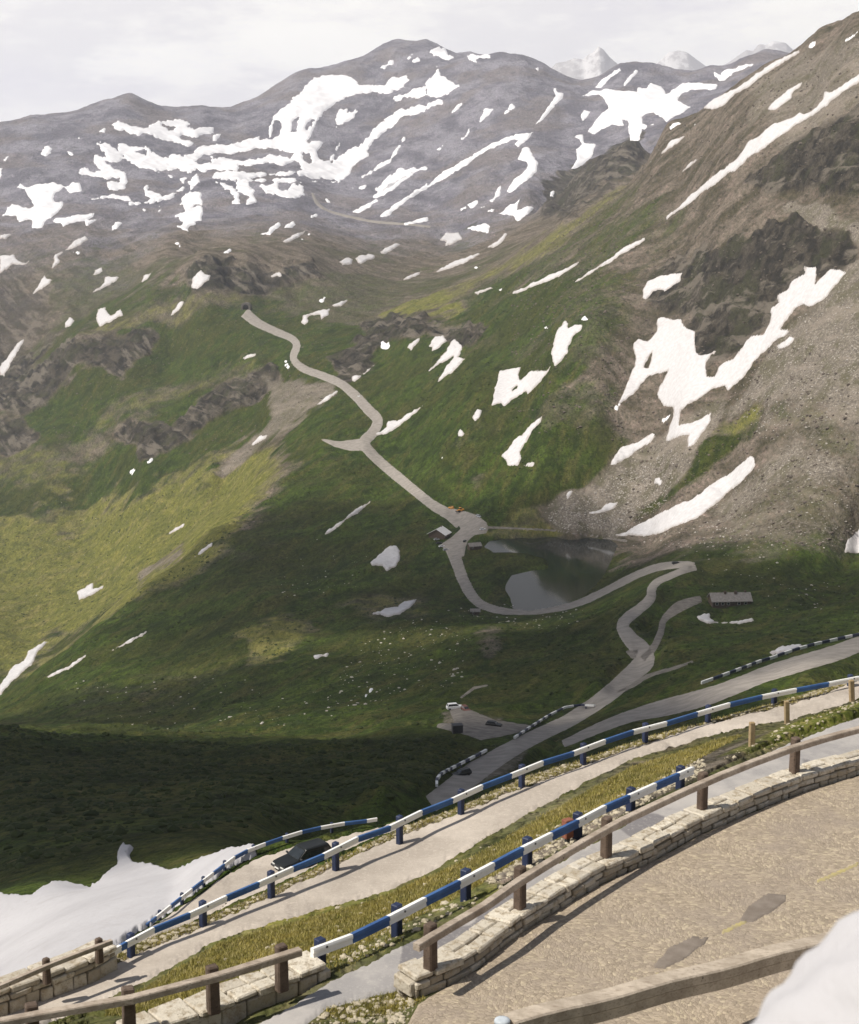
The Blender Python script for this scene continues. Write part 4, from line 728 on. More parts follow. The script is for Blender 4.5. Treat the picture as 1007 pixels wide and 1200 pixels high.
# ------------------------------------------------------------------ small mesh builders
class MB:
    def __init__(s): s.v = []; s.f = []; s.mi = []; s.tone = []
    def add(s, vs, fs, mi=0, tone=.5):
        b = len(s.v); s.v += [Vector(q) for q in vs]; s.f += [tuple(b + i for i in f) for f in fs]; s.mi += [mi] * len(fs); s.tone += [tone] * len(vs); return s
    def box(s, c, x, y, z, sx, sy, sz, mi=0, jit=0., tone=.5, taper=0.):   # centre, axes, full sizes
        c = Vector(c); vs = []
        for k in (-1, 1):
            for j in (-1, 1):
                for i in (-1, 1):
                    m = 1 - taper * (k + 1) / 2
                    vs.append(c + x * (i * sx / 2 * m) + y * (j * sy / 2 * m) + z * (k * sz / 2) + Vector([random.uniform(-jit, jit) for _ in range(3)]))
        return s.add(vs, [(0, 2, 3, 1), (4, 5, 7, 6), (0, 1, 5, 4), (2, 6, 7, 3), (0, 4, 6, 2), (1, 3, 7, 5)], mi, tone)
    def bx(s, cx, cy, cz, sx, sy, sz, mi=0): return s.box((cx, cy, cz), Vector((1, 0, 0)), Vector((0, 1, 0)), Vector((0, 0, 1)), sx, sy, sz, mi)
    def loft(s, rings, mi=0, cap=True):
        b = len(s.v); n = len(rings[0])
        for r in rings: s.v += [Vector(q) for q in r]; s.tone += [.5] * n
        for k in range(len(rings) - 1):
            for i in range(n):
                j = (i + 1) % n; s.f.append((b + k * n + i, b + k * n + j, b + (k + 1) * n + j, b + (k + 1) * n + i)); s.mi.append(mi)
        if cap:
            s.f.append(tuple(b + i for i in reversed(range(n)))); s.f.append(tuple(b + (len(rings) - 1) * n + i for i in range(n))); s.mi += [mi, mi]
        return s
    def tube(s, a, b_, ra, rb=None, n=8, mi=0):
        a = Vector(a); b_ = Vector(b_); d = (b_ - a).normalized(); u = d.orthogonal().normalized(); w = d.cross(u); rb = ra if rb is None else rb
        return s.loft([[p + (u * math.cos(t) + w * math.sin(t)) * r for t in [2 * math.pi * k / n for k in range(n)]] for p, r in ((a, ra), (b_, rb))], mi)
    def build(s, name, mats, parent=None, bevel=0., smooth=False, tone=False, seg_=1, **props):
        me = bpy.data.meshes.new(name); me.from_pydata([tuple(q) for q in s.v], [], s.f)
        for m in (mats if isinstance(mats, (list, tuple)) else [mats]): me.materials.append(m)
        me.polygons.foreach_set("material_index", s.mi)
        if tone: a = me.attributes.new("tone", 'FLOAT', 'POINT'); a.data.foreach_set("value", s.tone)
        bm = bmesh.new(); bm.from_mesh(me); bmesh.ops.recalc_face_normals(bm, faces=bm.faces[:])
        if bevel: bmesh.ops.bevel(bm, geom=bm.edges[:], offset=bevel, segments=seg_, affect='EDGES', clamp_overlap=True)
        if smooth:
            for f in bm.faces: f.smooth = True
        bm.to_mesh(me); bm.free(); return link(name, me, parent, **props)
def empty(name, loc, rz=0., label=None, cat=None, group=None):
    o = bpy.data.objects.new(name, None); C.objects.link(o); o.location = loc; o.rotation_euler = (0, 0, rz); o.empty_display_size = .3
    if label: o['label'] = label
    if cat: o['category'] = cat
    if group: o['group'] = group
    return o
def copy_tree(o, parent=None):
    c = o.copy(); C.objects.link(c)
    if parent: c.parent = parent
    for ch in list(o.children): copy_tree(ch, c)
    return c
ZUP = Vector((0, 0, 1))
class Line:                                       # pixel top line at known heights -> world polyline, addressed by u
    def __init__(s, line, z0, z1):
        s.p = pts(line); s.z = (z0, z1)
    def at(s, u):
        v = np.interp(u, s.p[:, 0], s.p[:, 1]) if s.p[0, 0] < s.p[-1, 0] else np.interp(u, s.p[::-1, 0], s.p[::-1, 1])
        f = (u - s.p[0, 0]) / (s.p[-1, 0] - s.p[0, 0]); return at_z(u, float(v), s.z[0] + (s.z[1] - s.z[0]) * f)
    def samples(s, us): return [s.at(u) for u in us]
def side_of(p, q):                                # horizontal normal of p->q pointing to the eye
    t = (q - p); t.z = 0; t.normalize(); n = Vector((t.y, -t.x, 0))
    return n if n.dot(-p) > 0 else -n
def sweep(mb, P_, prof, mi=0):                    # prof: (toward eye, up) points
    rings = []
    for i, p in enumerate(P_):
        a = P_[max(i - 1, 0)]; b = P_[min(i + 1, len(P_) - 1)]; n = side_of(a, b); rings.append([p + n * x + ZUP * y for x, y in prof])
    mb.loft(rings, mi)

# ------------------------------------------------------------------ striped guard rails
def guard_rail(label, line, z0, z1, us, first_white, h, dpt, posts, pw, ps=.14, bolts=True, group=None, zlow=None):
    Ln = Line(line, z0, z1); base = Ln.at(us[0]); base = Vector((base.x, base.y, hgt(base.x, base.y)))
    root = empty("guard_rail", base, 0, label, "guard rail", group)
    mb = MB(); prof = [(-dpt * .5, -.02), (dpt * .36, 0), (dpt * .5, -.045), (dpt * .5, -h * .42), (dpt * .30, -h * .55), (dpt * .40, -h), (-dpt * .5, -h)]
    for k in range(len(us) - 1):
        n = max(2, int(abs(us[k + 1] - us[k]) / 10) + 1); P_ = [q - base for q in Ln.samples(np.linspace(us[k], us[k + 1], n))]
        # normals need the true place: sweep in world, then shift
        W_ = [q + base for q in P_]; m2 = MB(); sweep(m2, W_, prof, 0 if (k % 2 == 0) == first_white else 1); m2.v = [q - base for q in m2.v]
        b = len(mb.v); mb.v += m2.v; mb.f += [tuple(i + b for i in f) for f in m2.f]; mb.mi += m2.mi
    beam = mb.build("striped_beam", [M_WHITE, M_BLUE], root)
    for u in posts:
        p = Ln.at(u); q = Ln.at(u + 2); n = side_of(p, q); c = p - n * (dpt * .5 + ps * .5 + .01); g = hgt(c.x, c.y)
        if zlow is not None: g = min(g, p.z - zlow)
        t = (q - p).normalized(); m = MB(); zt = p.z + .05; m.box(Vector((c.x, c.y, (zt + g - .35) / 2)) - base, t, n, ZUP, ps, ps, zt - g + .35)
        po = m.build("post", M_NAVY, root, .02)
        if bolts:
            m = MB(); m.tube(p - base + n * (dpt * .5 - .03) - ZUP * h * .25, p - base + n * (dpt * .5 + .015) - ZUP * h * .25, .028, n=8); m.build("bolt", M_DARKM, po)
            c2 = p - base - n * (dpt * .5 + ps * .5)
    return root
guard_rail("nearest blue and white striped rail between walkway and grass bank", "366,1111 412,1094 455,1073 498,1051 538,1031 578,1010 600,998 646,975 677,960 709,943 737,931 768,917 812,898", -15.72, -15.75,
           [366, 412, 455, 498, 538, 578, 612, 646, 677, 709, 737, 768, 795, 812], True, .215, .13, [381, 472, 553, 625, 684, 746, 804], 0, .2)
guard_rail("longest blue and white striped rail along the outer edge of the terrace road", "122,1118 146,1104 180,1086 222,1069 265,1049 303,1033 343,1015 379,1000 419,980 457,967 494,949 530,935 565,919 599,906 636,891 672,880 709,866 742,855 781,845 817,834 855,823 893,814 933,806 971,799 1007,792 1060,776 1100,764 1300,703",
           -18.76, -17.5, [122, 141, 148, 180, 222, 265, 303, 343, 379, 419, 457, 494, 530, 565, 599, 636, 672, 709, 742, 781, 817, 855, 893, 933, 971, 1007, 1046, 1088, 1130, 1175, 1220, 1260, 1300], True, .175, .12, [158, 242, 322, 398, 473, 545, 616, 688, 760, 834, 911, 1000, 1090, 1190, 1290], 0, .17)
guard_rail("short striped rail curving around the hairpin behind the dark parked car", "150,1100 176,1079 205,1056 231,1036 256,1017 275,1003 290,995 311,987 331,980 354,973 376,968 404,963 430,960 442,958", -46.35, -46.3,
           [152, 168, 183, 200, 212, 225, 238, 250, 263, 275, 290, 311, 331, 354, 376, 404, 430, 442], True, .28, .15, [190, 216, 241, 266, 299, 338, 390], 0, .2, .2)
def far_rail(label, line, dz, n, posts, h=.8):
    p = pts(line); L_ = [hit(u, v + 1.5) for u, v in p]; base = L_[0].copy(); root = empty("guard_rail", base, 0, label, "guard rail", "far striped barriers on the switchback road")
    cum = [0]
    for a, b in zip(L_, L_[1:]): cum.append(cum[-1] + (b - a).length)
    def at(s):
        for k in range(len(L_) - 1):
            if s <= cum[k + 1] + 1e-6: f = (s - cum[k]) / (cum[k + 1] - cum[k] + 1e-9); return L_[k].lerp(L_[k + 1], f)
        return L_[-1]
    mb = MB(); T = cum[-1]
    for k in range(n):
        P_ = [at(T * (k + f) / n) + ZUP * dz for f in (0, .5, 1)]; m2 = MB(); sweep(m2, P_, [(-.25, 0), (.25, 0), (.25, -h * .75), (-.25, -h * .75)], k % 2); b = len(mb.v); mb.v += [q - base for q in m2.v]; mb.f += [tuple(i + b for i in f) for f in m2.f]; mb.mi += m2.mi
    mb.build("striped_beam", [M_WHITE, M_NAVY], root)
    for k in range(posts):
        q = at(T * (k + .5) / posts) - base; m = MB(); m.bx(q.x, q.y, q.z + dz * .5 - .3, .3, .3, dz + .4); m.build("post", M_NAVY, root)
far_rail("tightly curved striped barrier beside the small dark car on the lower bend", "512,923 512,916 517,909 530,902 551,891 570,881", 1.0, 15, 8)
far_rail("striped barrier above the gravel car park on the switchback road", "603,866 622,853 644,839 662,830 680,827 697,828", 1.0, 17, 9)
far_rail("striped barrier along the side road near the right border", "822,802 842,795 858,789 874,783 889,777 906,772 922,766 938,761 956,756 974,752 992,748 1015,743", 1.25, 23, 12, 1.1)

# ------------------------------------------------------------------ stone walls and timber railings
def stone_wall(label, foot, zf, hh, depth, group="dry stone parapet walls", rows=2, taper_end=False):
    p = pts(foot); F_ = [at_z(u, v, zf) for u, v in p]; base = F_[0].copy(); root = empty("stone_wall", base, 0, label, "stone wall", group)
    cum = [0]
    for a, b in zip(F_, F_[1:]): cum.append(cum[-1] + (b - a).length)
    T = cum[-1]
    def at(s):
        s = min(max(s, 0), T)
        for k in range(len(F_) - 1):
            if s <= cum[k + 1] + 1e-6:
                f = (s - cum[k]) / (cum[k + 1] - cum[k] + 1e-9); return F_[k].lerp(F_[k + 1], f)
        return F_[-1].copy()
    def frame(s):
        a, b = at(s - .6), at(s + .6); t = (b - a); t.z = 0; t.normalize(); n = Vector((t.y, -t.x, 0)); n = n if n.dot(-a) > 0 else -n; return at(s), t, n
    core = MB(); rings = []
    for k in range(int(T / .8) + 2):
        q, t, n = frame(min(T - .06, max(.06, k * .8))); q = q - base; rings.append([q - n * .05 - ZUP * .4, q - n * .05 + ZUP * (hh - .06), q - n * (depth - .05) + ZUP * (hh - .06), q - n * (depth - .05) - ZUP * .4])
    core.loft(rings); core.build("mortar_core", M_MORTAR, root)
    ma = MB()
    for side in (0, 1):
        z = 0
        for r in range(rows):
            rh = (hh - .13) / rows * random.uniform(.92, 1.08) if r < rows - 1 else hh - .13 - z; s = random.uniform(-.3, 0)
            while s < T:
                l = random.uniform(.28, .75); s0, s1 = max(s, 0), min(s + l, T)
                if s1 - s0 > .1:
                    q, t, n = frame((s0 + s1) / 2); off = random.uniform(-.02, .045)
                    c = q - base + (n * (off - .09) if side == 0 else -n * (depth - .09 + off)) + ZUP * (z + rh / 2 - (.1 if r == 0 else 0))
                    ma.box(c, t, n, ZUP, s1 - s0 - .025, .24, rh - .02 + (.2 if r == 0 else 0), 0, .018, random.random() * .75)
                s += l
            z += rh
    for s_ in (0.0, T):
        q, t, n = frame(.02 if s_ == 0 else T - .02); o = -t if s_ == 0 else t
        for k in range(max(1, int(depth / .35))):
            w_ = depth / max(1, int(depth / .35)); ma.box(q - base - n * (w_ * (k + .5)) + o * .01 + ZUP * (hh - .13) / 2, n, t, ZUP, w_ - .03, .2, hh - .14, 0, .018, random.random() * .7)
    ma.build("masonry", M_STONE, root, .025, tone=True)
    cp2 = MB(); s = 0
    while s < T:
        l = random.uniform(.45, .95); s1 = min(s + l, T)
        if T - s1 < .3: s1 = T
        q, t, n = frame((s + s1) / 2); split = random.random() < .55; hz = random.uniform(-.012, .03)
        parts = [(.0, .5), (.5, 1.)] if split else [(0., 1.)]
        for a, b in parts:
            if split: b2 = b; 
            w_ = (b - a) * (depth + .08); c = q - base + n * (.05 - (a + b) / 2 * (depth + .08)) + ZUP * (hh - .065 + hz + random.uniform(-.01, .02))
            cp2.box(c, t, n, ZUP, s1 - s - .03, w_ - .025, .14, 0, .022, .45 + .55 * random.random())
        s = s1
    cp2.build("coping", M_STONE, root, .03, tone=True)
    return root
WALL1 = "483,1166 504,1167 530,1153 560,1134 600,1100 640,1075 701,1038 762,1010 822,977 883,951 943,927 1007,908 1060,893 1110,879"
stone_wall("long curved stone wall between cobbled road and walkway", "486,1169 530,1153 560,1134 600,1102 640,1075 701,1038 762,1010 822,977 883,951 943,927 1007,908 1060,893 1110,879 1300,828 1400,801", -16.02, .44, .62)
stone_wall("low stone wall with timber railing at the bottom left beside the grass", "384,1152 360,1160 330,1172 300,1184 260,1200 200,1222 130,1250", -16.4, .42, .7, rows=1)
stone_wall("low stone wall at the left edge above the snow bank", "136,1127 119,1138 74,1156 35,1170 0,1184 -60,1208", -19.1, .45, .7)
def timber_railing(label, line, z0, z1, posts, h=.26, d=.16, pw=.25, ph=1.0, cap=True, ends=None):
    Ln = Line(line, z0, z1); u0, u1 = (Ln.p[0, 0], Ln.p[-1, 0]); b_ = Ln.at(posts[0]); base = Vector((b_.x, b_.y, b_.z - ph)); root = empty("timber_railing", base, 0, label, "railing", "timber railings on the parapet walls")
    m = MB(); us = np.linspace(u0, u1, 24)
    rails = [Vector(q) for q in Ln.samples(us)]; sweep(m, rails, [(-d * .5, 0), (d * .42, -.005), (d * .5, -.03), (d * .5, -h), (-d * .5, -h)]); m.v = [q - base for q in m.v]; m.build("handrail", M_WOODR, root)
    for u in posts:
        p = Ln.at(u); q = Ln.at(u + 2); n = side_of(p, q); t = (q - p); t.z = 0; t.normalize(); m = MB(); zt = p.z + .12
        c = p - base - n * (d * .5 + pw * .42); m.box(Vector((c.x, c.y, p.z - base.z - ph / 2 + .04)), t, n, ZUP, pw, pw * .85, ph + .12, 0, .008, .5, .06); m.build("post", M_WOODP, root, .03)
timber_railing("timber railing with dark posts on the long curved wall", "488,1106 508,1093 560,1064 600,1036 616,1024 717,965 776,937 830,912 885,890 940,870 988,857 1040,843 1100,826 1300,772 1400,745", -14.68, -14.68, [513, 618, 719, 831, 939, 1050, 1165, 1290], ph=.9, h=.15)
timber_railing("timber railing on the low wall at the bottom left", "352,1111 300,1127 255,1141 155,1167 45,1186 -60,1206", -15.12, -15.2, [335, 253, 152, 39], ph=.9, h=.14)
timber_railing("thin timber railing on the wall above the snow bank", "131,1101 65,1126 0,1154 -60,1180", -18.15, -18.2, [119, 58, -20], h=.11, d=.1, pw=.18, ph=.55)
# heavy beam at the bottom right
A_, B_ = at_d(600, 1193, 25.5), at_d(985, 1094, 31.5); A_ = A_ + (A_ - B_).normalized() * .05
root = empty("timber_barrier", Vector((A_.x, A_.y, hgt(A_.x, A_.y))), 0, "thick weathered timber beam barrier at the bottom of the photo", "barrier"); base = root.location.copy()
m = MB(); n = side_of(A_, B_); P_ = [A_.lerp(B_, k / 14) + ZUP * .02 * math.sin(k * 1.3) for k in range(15)]
sweep(m, P_, [(-.2, 0), (.14, 0), (.17, -.03), (.17, -.20), (-.2, -.20)]); m.v = [q - base for q in m.v]; m.build("upper_beam", M_WOODB, root)
m = MB(); sweep(m, [q - ZUP * .215 for q in P_[:14]], [(-.2, 0), (.155, 0), (.155, -.2), (-.2, -.2)]); m.v = [q - base for q in m.v]; m.build("lower_beam", M_WOODB, root)
for q in (P_[0] - (P_[1] - P_[0]).normalized() * .16,):
    g_ = hgt(q.x, q.y) - .5; m = MB(); m.tube(Vector((q.x, q.y, g_)) - base, q + ZUP * .02 - base, .11, n=14); po = m.build("post", M_DARKM, root, smooth=True)
    m = MB(); m.loft([[q - base + Vector((math.cos(t) * r, math.sin(t) * r, z)) for t in [2 * math.pi * k / 14 for k in range(14)]] for r, z in ((.135, -.06), (.14, .0), (.13, .025), (.08, .04), (.02, .045))]); m.build("cap", M_CAP, po, smooth=True)
# stakes and a marker box
for (u, v, ht, lab) in ((881, 874, .75, "leftmost short wooden stake by the walkway"), (922, 848, .8, "middle wooden stake between walkway and terrace road"), (998, 822, .8, "wooden stake nearest the right border beside the road")):
    p = hit(u, v); m = MB(); m.box(Vector((0, 0, ht / 2 - .15)), Vector((1, .2, 0)).normalized(), Vector((-.2, 1, 0)).normalized(), Vector((random.uniform(-.12, .0), 0, 1)).normalized(), .17, .14, ht + .3, 0, .01); o = m.build("wooden_stake", M_STAKE, None, .02, label=lab, category="stake", group="wooden stakes beside the road"); o.location = p
p = hit(665, 988); root = empty("marker_box", p, R(35), "small rust red box on a post half hidden behind the nearest striped rail", "marker")
m = MB(); m.bx(0, 0, .40, .26, .2, .5); m.build("box", M_RUST, root, .02); m = MB(); m.bx(0, 0, .1, .1, .1, .5); m.build("post", M_DARKM, root)

# ------------------------------------------------------------------ vehicles
def car(label, p, rz, paint, L_=4.3, W_=1.72, H_=1.42, kind='wagon', full=True, cat="car", group=None):
    root = empty("parked_car", p, rz, label, cat, group); hw = W_ / 2; gl = .24; bz = H_ * .60            # faces +X
    xf, xr = L_ / 2, -L_ / 2
    def ring(x, w, z0, z1, r=.09): return [(x, -w + r * .4, z0), (x, w - r * .4, z0), (x, w, z0 + .18), (x, w, z1 - r), (x, w - r, z1), (x, -w + r, z1), (x, -w, z1 - r), (x, -w, z0 + .18)]
    m = MB(); m.loft([ring(x, w, z0, z1) for x, w, z0, z1 in ((xf, hw * .84, gl + .1, bz - .28), (xf - .12, hw * .93, gl, bz - .17), (xf - .6, hw * .98, gl, bz - .1), (xf - 1.2, hw, gl, bz - .02), (0, hw, gl, bz), (xr + .7, hw, gl, bz), (xr + .1, hw * .95, gl, bz - .02), (xr, hw * .9, gl + .1, bz - .1))])
    body = m.build("body", paint, root, smooth=False)
    wf, wr_, rf, rr = xf - 1.18, (xr + .08 if kind == 'wagon' else xr + .55), xf - 1.95, (xr + .42 if kind == 'wagon' else xr + 1.1)
    m = MB(); m.loft([[(x0, -hw * .9, bz - .03), (x1, -hw * .9, bz - .03), (x3, -hw * .74, H_ - .05), (x3 + .08 if False else x3, -hw * .66, H_), (x2, -hw * .66, H_), (x2, -hw * .74, H_ - .05)] for x0, x1, x2, x3 in ((wr_, wf, rr, rf),)] + [[(x0, hw * .9, bz - .03), (x1, hw * .9, bz - .03), (x3, hw * .74, H_ - .05), (x3, hw * .66, H_), (x2, hw * .66, H_), (x2, hw * .74, H_ - .05)] for x0, x1, x2, x3 in ((wr_, wf, rr, rf),)])
    m.build("cabin", paint, root, .03 if full else 0)
    # panes, a little proud of the cabin
    def pane(name, q, off): 
        m = MB(); q = [Vector(a) for a in q]; nn = (q[1] - q[0]).cross(q[2] - q[0]).normalized(); o = Vector(off); nn = nn if nn.dot(o) > 0 else -nn
        m.loft([[a - nn * .02 for a in q], [a + nn * .014 for a in q]]); m.build(name, M_GLASS, root)
    def lp(a, b, t): return a + (b - a) * t
    z1, z2 = bz + .03, H_ - .09; zz = lambda z: (z - bz + .03) / (H_ - .05 - bz + .03)
    fx = lambda z: lp(wf, rf, zz(z)); bxk = lambda z: lp(wr_, rr, zz(z)); wy = lambda z: lp(hw * .9, hw * .74, zz(z))
    pane("windscreen", [(fx(z1), -wy(z1) + .08, z1), (fx(z1), wy(z1) - .08, z1), (fx(z2), wy(z2) - .07, z2), (fx(z2), -wy(z2) + .07, z2)], (1, 0, .3))
    pane("rear_window", [(bxk(z1), -wy(z1) + .1, z1), (bxk(z1), wy(z1) - .1, z1), (bxk(z2), wy(z2) - .09, z2), (bxk(z2), -wy(z2) + .09, z2)], (-1, 0, .3))
    for s in (-1, 1):
        spl = [bxk(z1) + .16, lp(bxk(z1), fx(z1), .36), lp(bxk(z1), fx(z1), .66), fx(z1) - .22]
        for k in range(3 if full else 1):
            a, b = (spl[k] + .04, spl[k + 1] - .04) if full else (spl[0], spl[3])
            at_ = lambda x, z: max(bxk(z) + .12, min(fx(z) - .16, x))
            pane("side_window", [(a, s * wy(z1), z1), (b, s * wy(z1), z1), (at_(b, z2), s * wy(z2), z2), (at_(a, z2), s * wy(z2), z2)], (0, s, .2))
    for x in (xf - .82, xr + .78):
        for s in (-1, 1):
            r = .31; m = MB(); m.tube((x, s * (hw - .19), r), (x, s * (hw + .015), r), r, n=20 if full else 10); wh = m.build("wheel", M_TYRE, root)
            if full: m = MB(); m.tube((x, s * (hw - .02), r), (x, s * (hw + .03), r), r * .6, r * .55, 16); m.build("rim", M_RIM, wh)
    if full:
        for s in (-1, 1):
            m = MB(); m.box((xf - .03, s * hw * .62, bz - .34), Vector((1, 0, 0)), Vector((0, 1, 0)), ZUP, .12, .36, .15); m.build("headlight", M_LAMP, root, .015)
            m = MB(); m.bx(xr + .03, s * hw * .78, bz - .22, .1, .2, .3); m.build("tail_lamp", M_TAIL, root, .015)
            m = MB(); m.bx(wf - .2, s * (hw + .06), bz + .06, .12, .2, .13); m.build("mirror", M_BUMP, root, .02)
        m = MB(); m.bx(xf + .01, 0, .42, .16, W_ * .93, .17); fb = m.build("bumper", M_BUMP, root, .04); m = MB(); m.bx(xf + .095, 0, .42, .012, .5, .11); m.build("number_plate", M_PLATE, fb)
        m = MB(); m.bx(xr - .01, 0, .42, .16, W_ * .93, .17); m.build("bumper", M_BUMP, root, .04)
        m = MB(); m.bx(xf + .0, 0, bz - .34, .06, W_ * .42, .12); m.build("grille", M_BUMP, root, .01)
        for s in (-1, 1):
            m = MB(); m.tube((rf - .1, s * hw * .6, H_ + .05), (rr + .1, s * hw * .6, H_ + .05), .018, n=6); m.build("roof_rail", M_DARKM, root)
    return root
def on(u, v, dmin=200): return hit(u, v, dmin)
p = on(356, 1014, 80); car("dark hatchback car parked on the hairpin behind the striped rail", p, math.atan2(-.62, -.8), M_CARDK)
car("small dark car on the bend beside the tightly curved barrier", on(541, 909), math.atan2(-.55, -.8), M_CARDK, full=False)
car("tiny dark car at the far hairpin end of the switchback", on(793, 661), 0.1, M_CARDK, L_=5.2, full=False)
car("tiny white car driving on the valley road above the bend", on(421, 465), math.atan2(1, -.6), M_CARW, full=False, L_=4.6)
PG = "cars parked by the lake hut"
car("silver car at the edge of the lay-by behind the orange digger", on(561, 606), R(-60), M_CARS, full=False, group=PG, L_=4.8, H_=1.8)
car("pale car parked at the right rim of the lay-by above the lake", on(566, 621), R(20), M_CARW, full=False, group=PG)
car("dark car in the middle of the road junction by the hut", on(545, 635), R(70), M_CARDK, full=False, group=PG)
for k, (u, v, pt_, lab) in enumerate(((512, 633, M_CARS, "silver car, uppermost of the row parked below the hut"), (515, 637, M_CARDK, "dark car, second from top of the row parked below the hut"), (518, 641, M_CARW, "white car, third from top of the row parked below the hut"), (523, 645, M_CARS, "silver car, lowest of the row parked below the hut"))):
    car(lab, on(u, v), R(25), pt_, full=False, group=PG)
PG2 = "vehicles in the gravel car park"
car("white van at the upper left of the gravel car park", on(533, 831), R(15), M_CARW, L_=5.0, H_=1.9, full=False, group=PG2, cat="van"); car("red car beside the white van in the gravel car park", on(546, 833), R(-70), M_CARR, full=False, group=PG2)
car("dark car parked alone right of the middle of the gravel car park", on(579, 851), R(-20), M_CARDK, full=False, group=PG2)
p = on(536, 859); root = empty("container", p, R(10), "small dark container at the lower left rim of the gravel car park", "container"); m = MB(); m.bx(0, 0, 1.1, 2.6, 2.0, 2.2); m.build("box", M_BUMP, root, .05); m = MB(); m.bx(0, 0, 2.26, 2.8, 2.2, .12); m.build("lid", M_DARKM, root)
# orange wheel loader
p = on(540, 600); root = empty("wheel_loader", p, R(200), "orange wheel loader standing at the road junction above the hut", "digger")
m = MB(); m.bx(-.6, 0, 1.35, 3.6, 2.0, 1.1); m.bx(-1.6, 0, 2.05, 1.6, 1.8, .5); m.build("body", M_ORANGE, root, .1)
m = MB(); m.bx(.3, 0, 2.65, 1.5, 1.6, 1.5); cab_ = m.build("cab", M_ORANGE, root, .06); m = MB(); m.bx(.32, 0, 2.75, 1.56, 1.66, .8); m.build("window", M_WIN, cab_)
m = MB(); m.box((2.2, 0, 1.4), Vector((.93, 0, -.37)), Vector((0, 1, 0)), Vector((.37, 0, .93)), 2.4, .9, .35); m.build("arm", M_ORANGE, root)
m = MB(); m.loft([[(3.1, y, 1.3), (3.9, y, .35), (3.3, y, .25), (2.9, y, .5)] for y in (-1.25, 1.25)]); m.build("bucket", M_DARKM, root)
for x in (-1.6, 1.3):
    for s in (-1, 1): m = MB(); m.tube((x, s * .85, .75), (x, s * 1.25, .75), .75, n=14); m.build("wheel", M_TYRE, root)
car("small orange service van left of the wheel loader", on(529, 596), R(150), M_ORANGE, full=False, H_=1.8, cat="van")

# ------------------------------------------------------------------ buildings
def gable(name, label, p, rz, W_, D_, hw, hr_, mw, mr, wins, chim=(), over=.5, skirt=2.0, door=None):
    root = empty(name, p, rz, label, "building"); m = MB()                                     # ridge along X
    m.loft([[(x, -D_ / 2, -skirt), (x, D_ / 2, -skirt), (x, D_ / 2, hw), (x, 0, hw + hr_ - .02), (x, -D_ / 2, hw)] for x in (-W_ / 2, W_ / 2)]); m.build("wall", mw, root)
    m = MB(); o = over; k = hr_ / (D_ / 2); dy = D_ / 2 + o
    m.loft([[(x, -dy, hw - o * k + .03), (x, 0, hw + hr_ + .03), (x, dy, hw - o * k + .03), (x, dy, hw - o * k + .33), (x, 0, hw + hr_ + .38), (x, -dy, hw - o * k + .33)] for x in (-W_ / 2 - o, W_ / 2 + o)]); rf = m.build("roof", mr, root)
    for (x, y, s) in chim: m = MB(); m.bx(x, y, hw + hr_ + .1, s, s, 2.2); m.build("chimney", M_HUTW, rf, .05)
    for (x, z, w_, h_) in wins:
        m = MB(); m.bx(x, -D_ / 2 - .03, z, w_ + .3, .14, h_ + .3); fr = m.build("window", M_PLASTER, root); m = MB(); m.bx(x, -D_ / 2 - .09, z, w_, .1, h_); m.build("pane", M_WIN, fr)
    if door: m = MB(); m.bx(door, -D_ / 2 - .05, 1.05, 1.3, .16, 2.1); m.build("door", M_HUTW, root)
    return root
gable("lake_hut", "hut with pale gleaming roof beside the road junction left of the lake", on(515, 629), R(68), 10, 12, 2.8, 3.4, M_HUTW, M_ROOFL, [(-4, 1.7, 1.4, 1.2), (-1.2, 1.7, 1.4, 1.2), (4, 1.7, 1.4, 1.2)], [(3, 0, .9)], .9, door=1.6)
gable("long_lodge", "long low building with grey roof and chimneys right of the switchbacks", on(855, 708), R(4), 17.5, 8.5, 2.5, 2.6, M_HUTW, M_ROOFG, [(-6.8, 1.4, 1.1, 1), (-4.2, 1.4, 1.1, 1), (-1.6, 1.4, 1.1, 1), (3.2, 1.4, 1.1, 1), (6.2, 1.4, 1.1, 1)], [(-2.4, -.6, .9), (2.4, -.6, 1.2), (7, .2, .9)], .6, door=.8)
gable("roadside_shed", "small grey-roofed shed between road and lake corner", on(556, 643), R(20), 8, 5, 2.2, 1.6, M_HUTW, M_ROOFG, [(-2, 1.2, 1, .8)], (), .5, door=1.8)
gable("meadow_shed", "tiny brown shed on the slope below the lakeside bend", on(557, 720), R(0), 5.0, 3.6, 2.0, 1.0, M_HUTW, M_ROOFG, [(-1.2, 1.2, .8, .8)], (), .4, door=1)
p = on(288, 363); root = empty("tunnel_portal", p, R(-8), "stone tunnel portal with dark arched mouth where the road vanishes", "tunnel")
def arch(r, h0, y, n=14): return [(-r, y, -1.5), (-r, y, h0)] + [(-r * math.cos(math.pi * k / n), y, h0 + r * math.sin(math.pi * k / n)) for k in range(1, n)] + [(r, y, h0), (r, y, -1.5)]
o_, i_ = arch(6.8, 3.5, 0), arch(4.3, 3.2, 0); m = MB(); nn_ = len(o_)
vs = [Vector(q) for q in o_] + [Vector(q) for q in i_] + [Vector((q[0], 9, q[2])) for q in o_] + [Vector((q[0], 9, q[2])) for q in i_]; fs = []
for k in range(nn_ - 1): fs += [(k, k + 1, nn_ + k + 1, nn_ + k), (k, 2 * nn_ + k, 2 * nn_ + k + 1, k + 1), (nn_ + k, nn_ + k + 1, 3 * nn_ + k + 1, 3 * nn_ + k)]
m.add(vs, fs); m.build("arch", M_PORTAL, root)
m = MB(); m.loft([[(q[0] * .995, y, q[2] * .995) for q in i_] for y in (.6, 8)]); m.build("tunnel_shade_plug", M_DARK, root)  # near-black plug closing the mouth, the unlit depth put into its colour

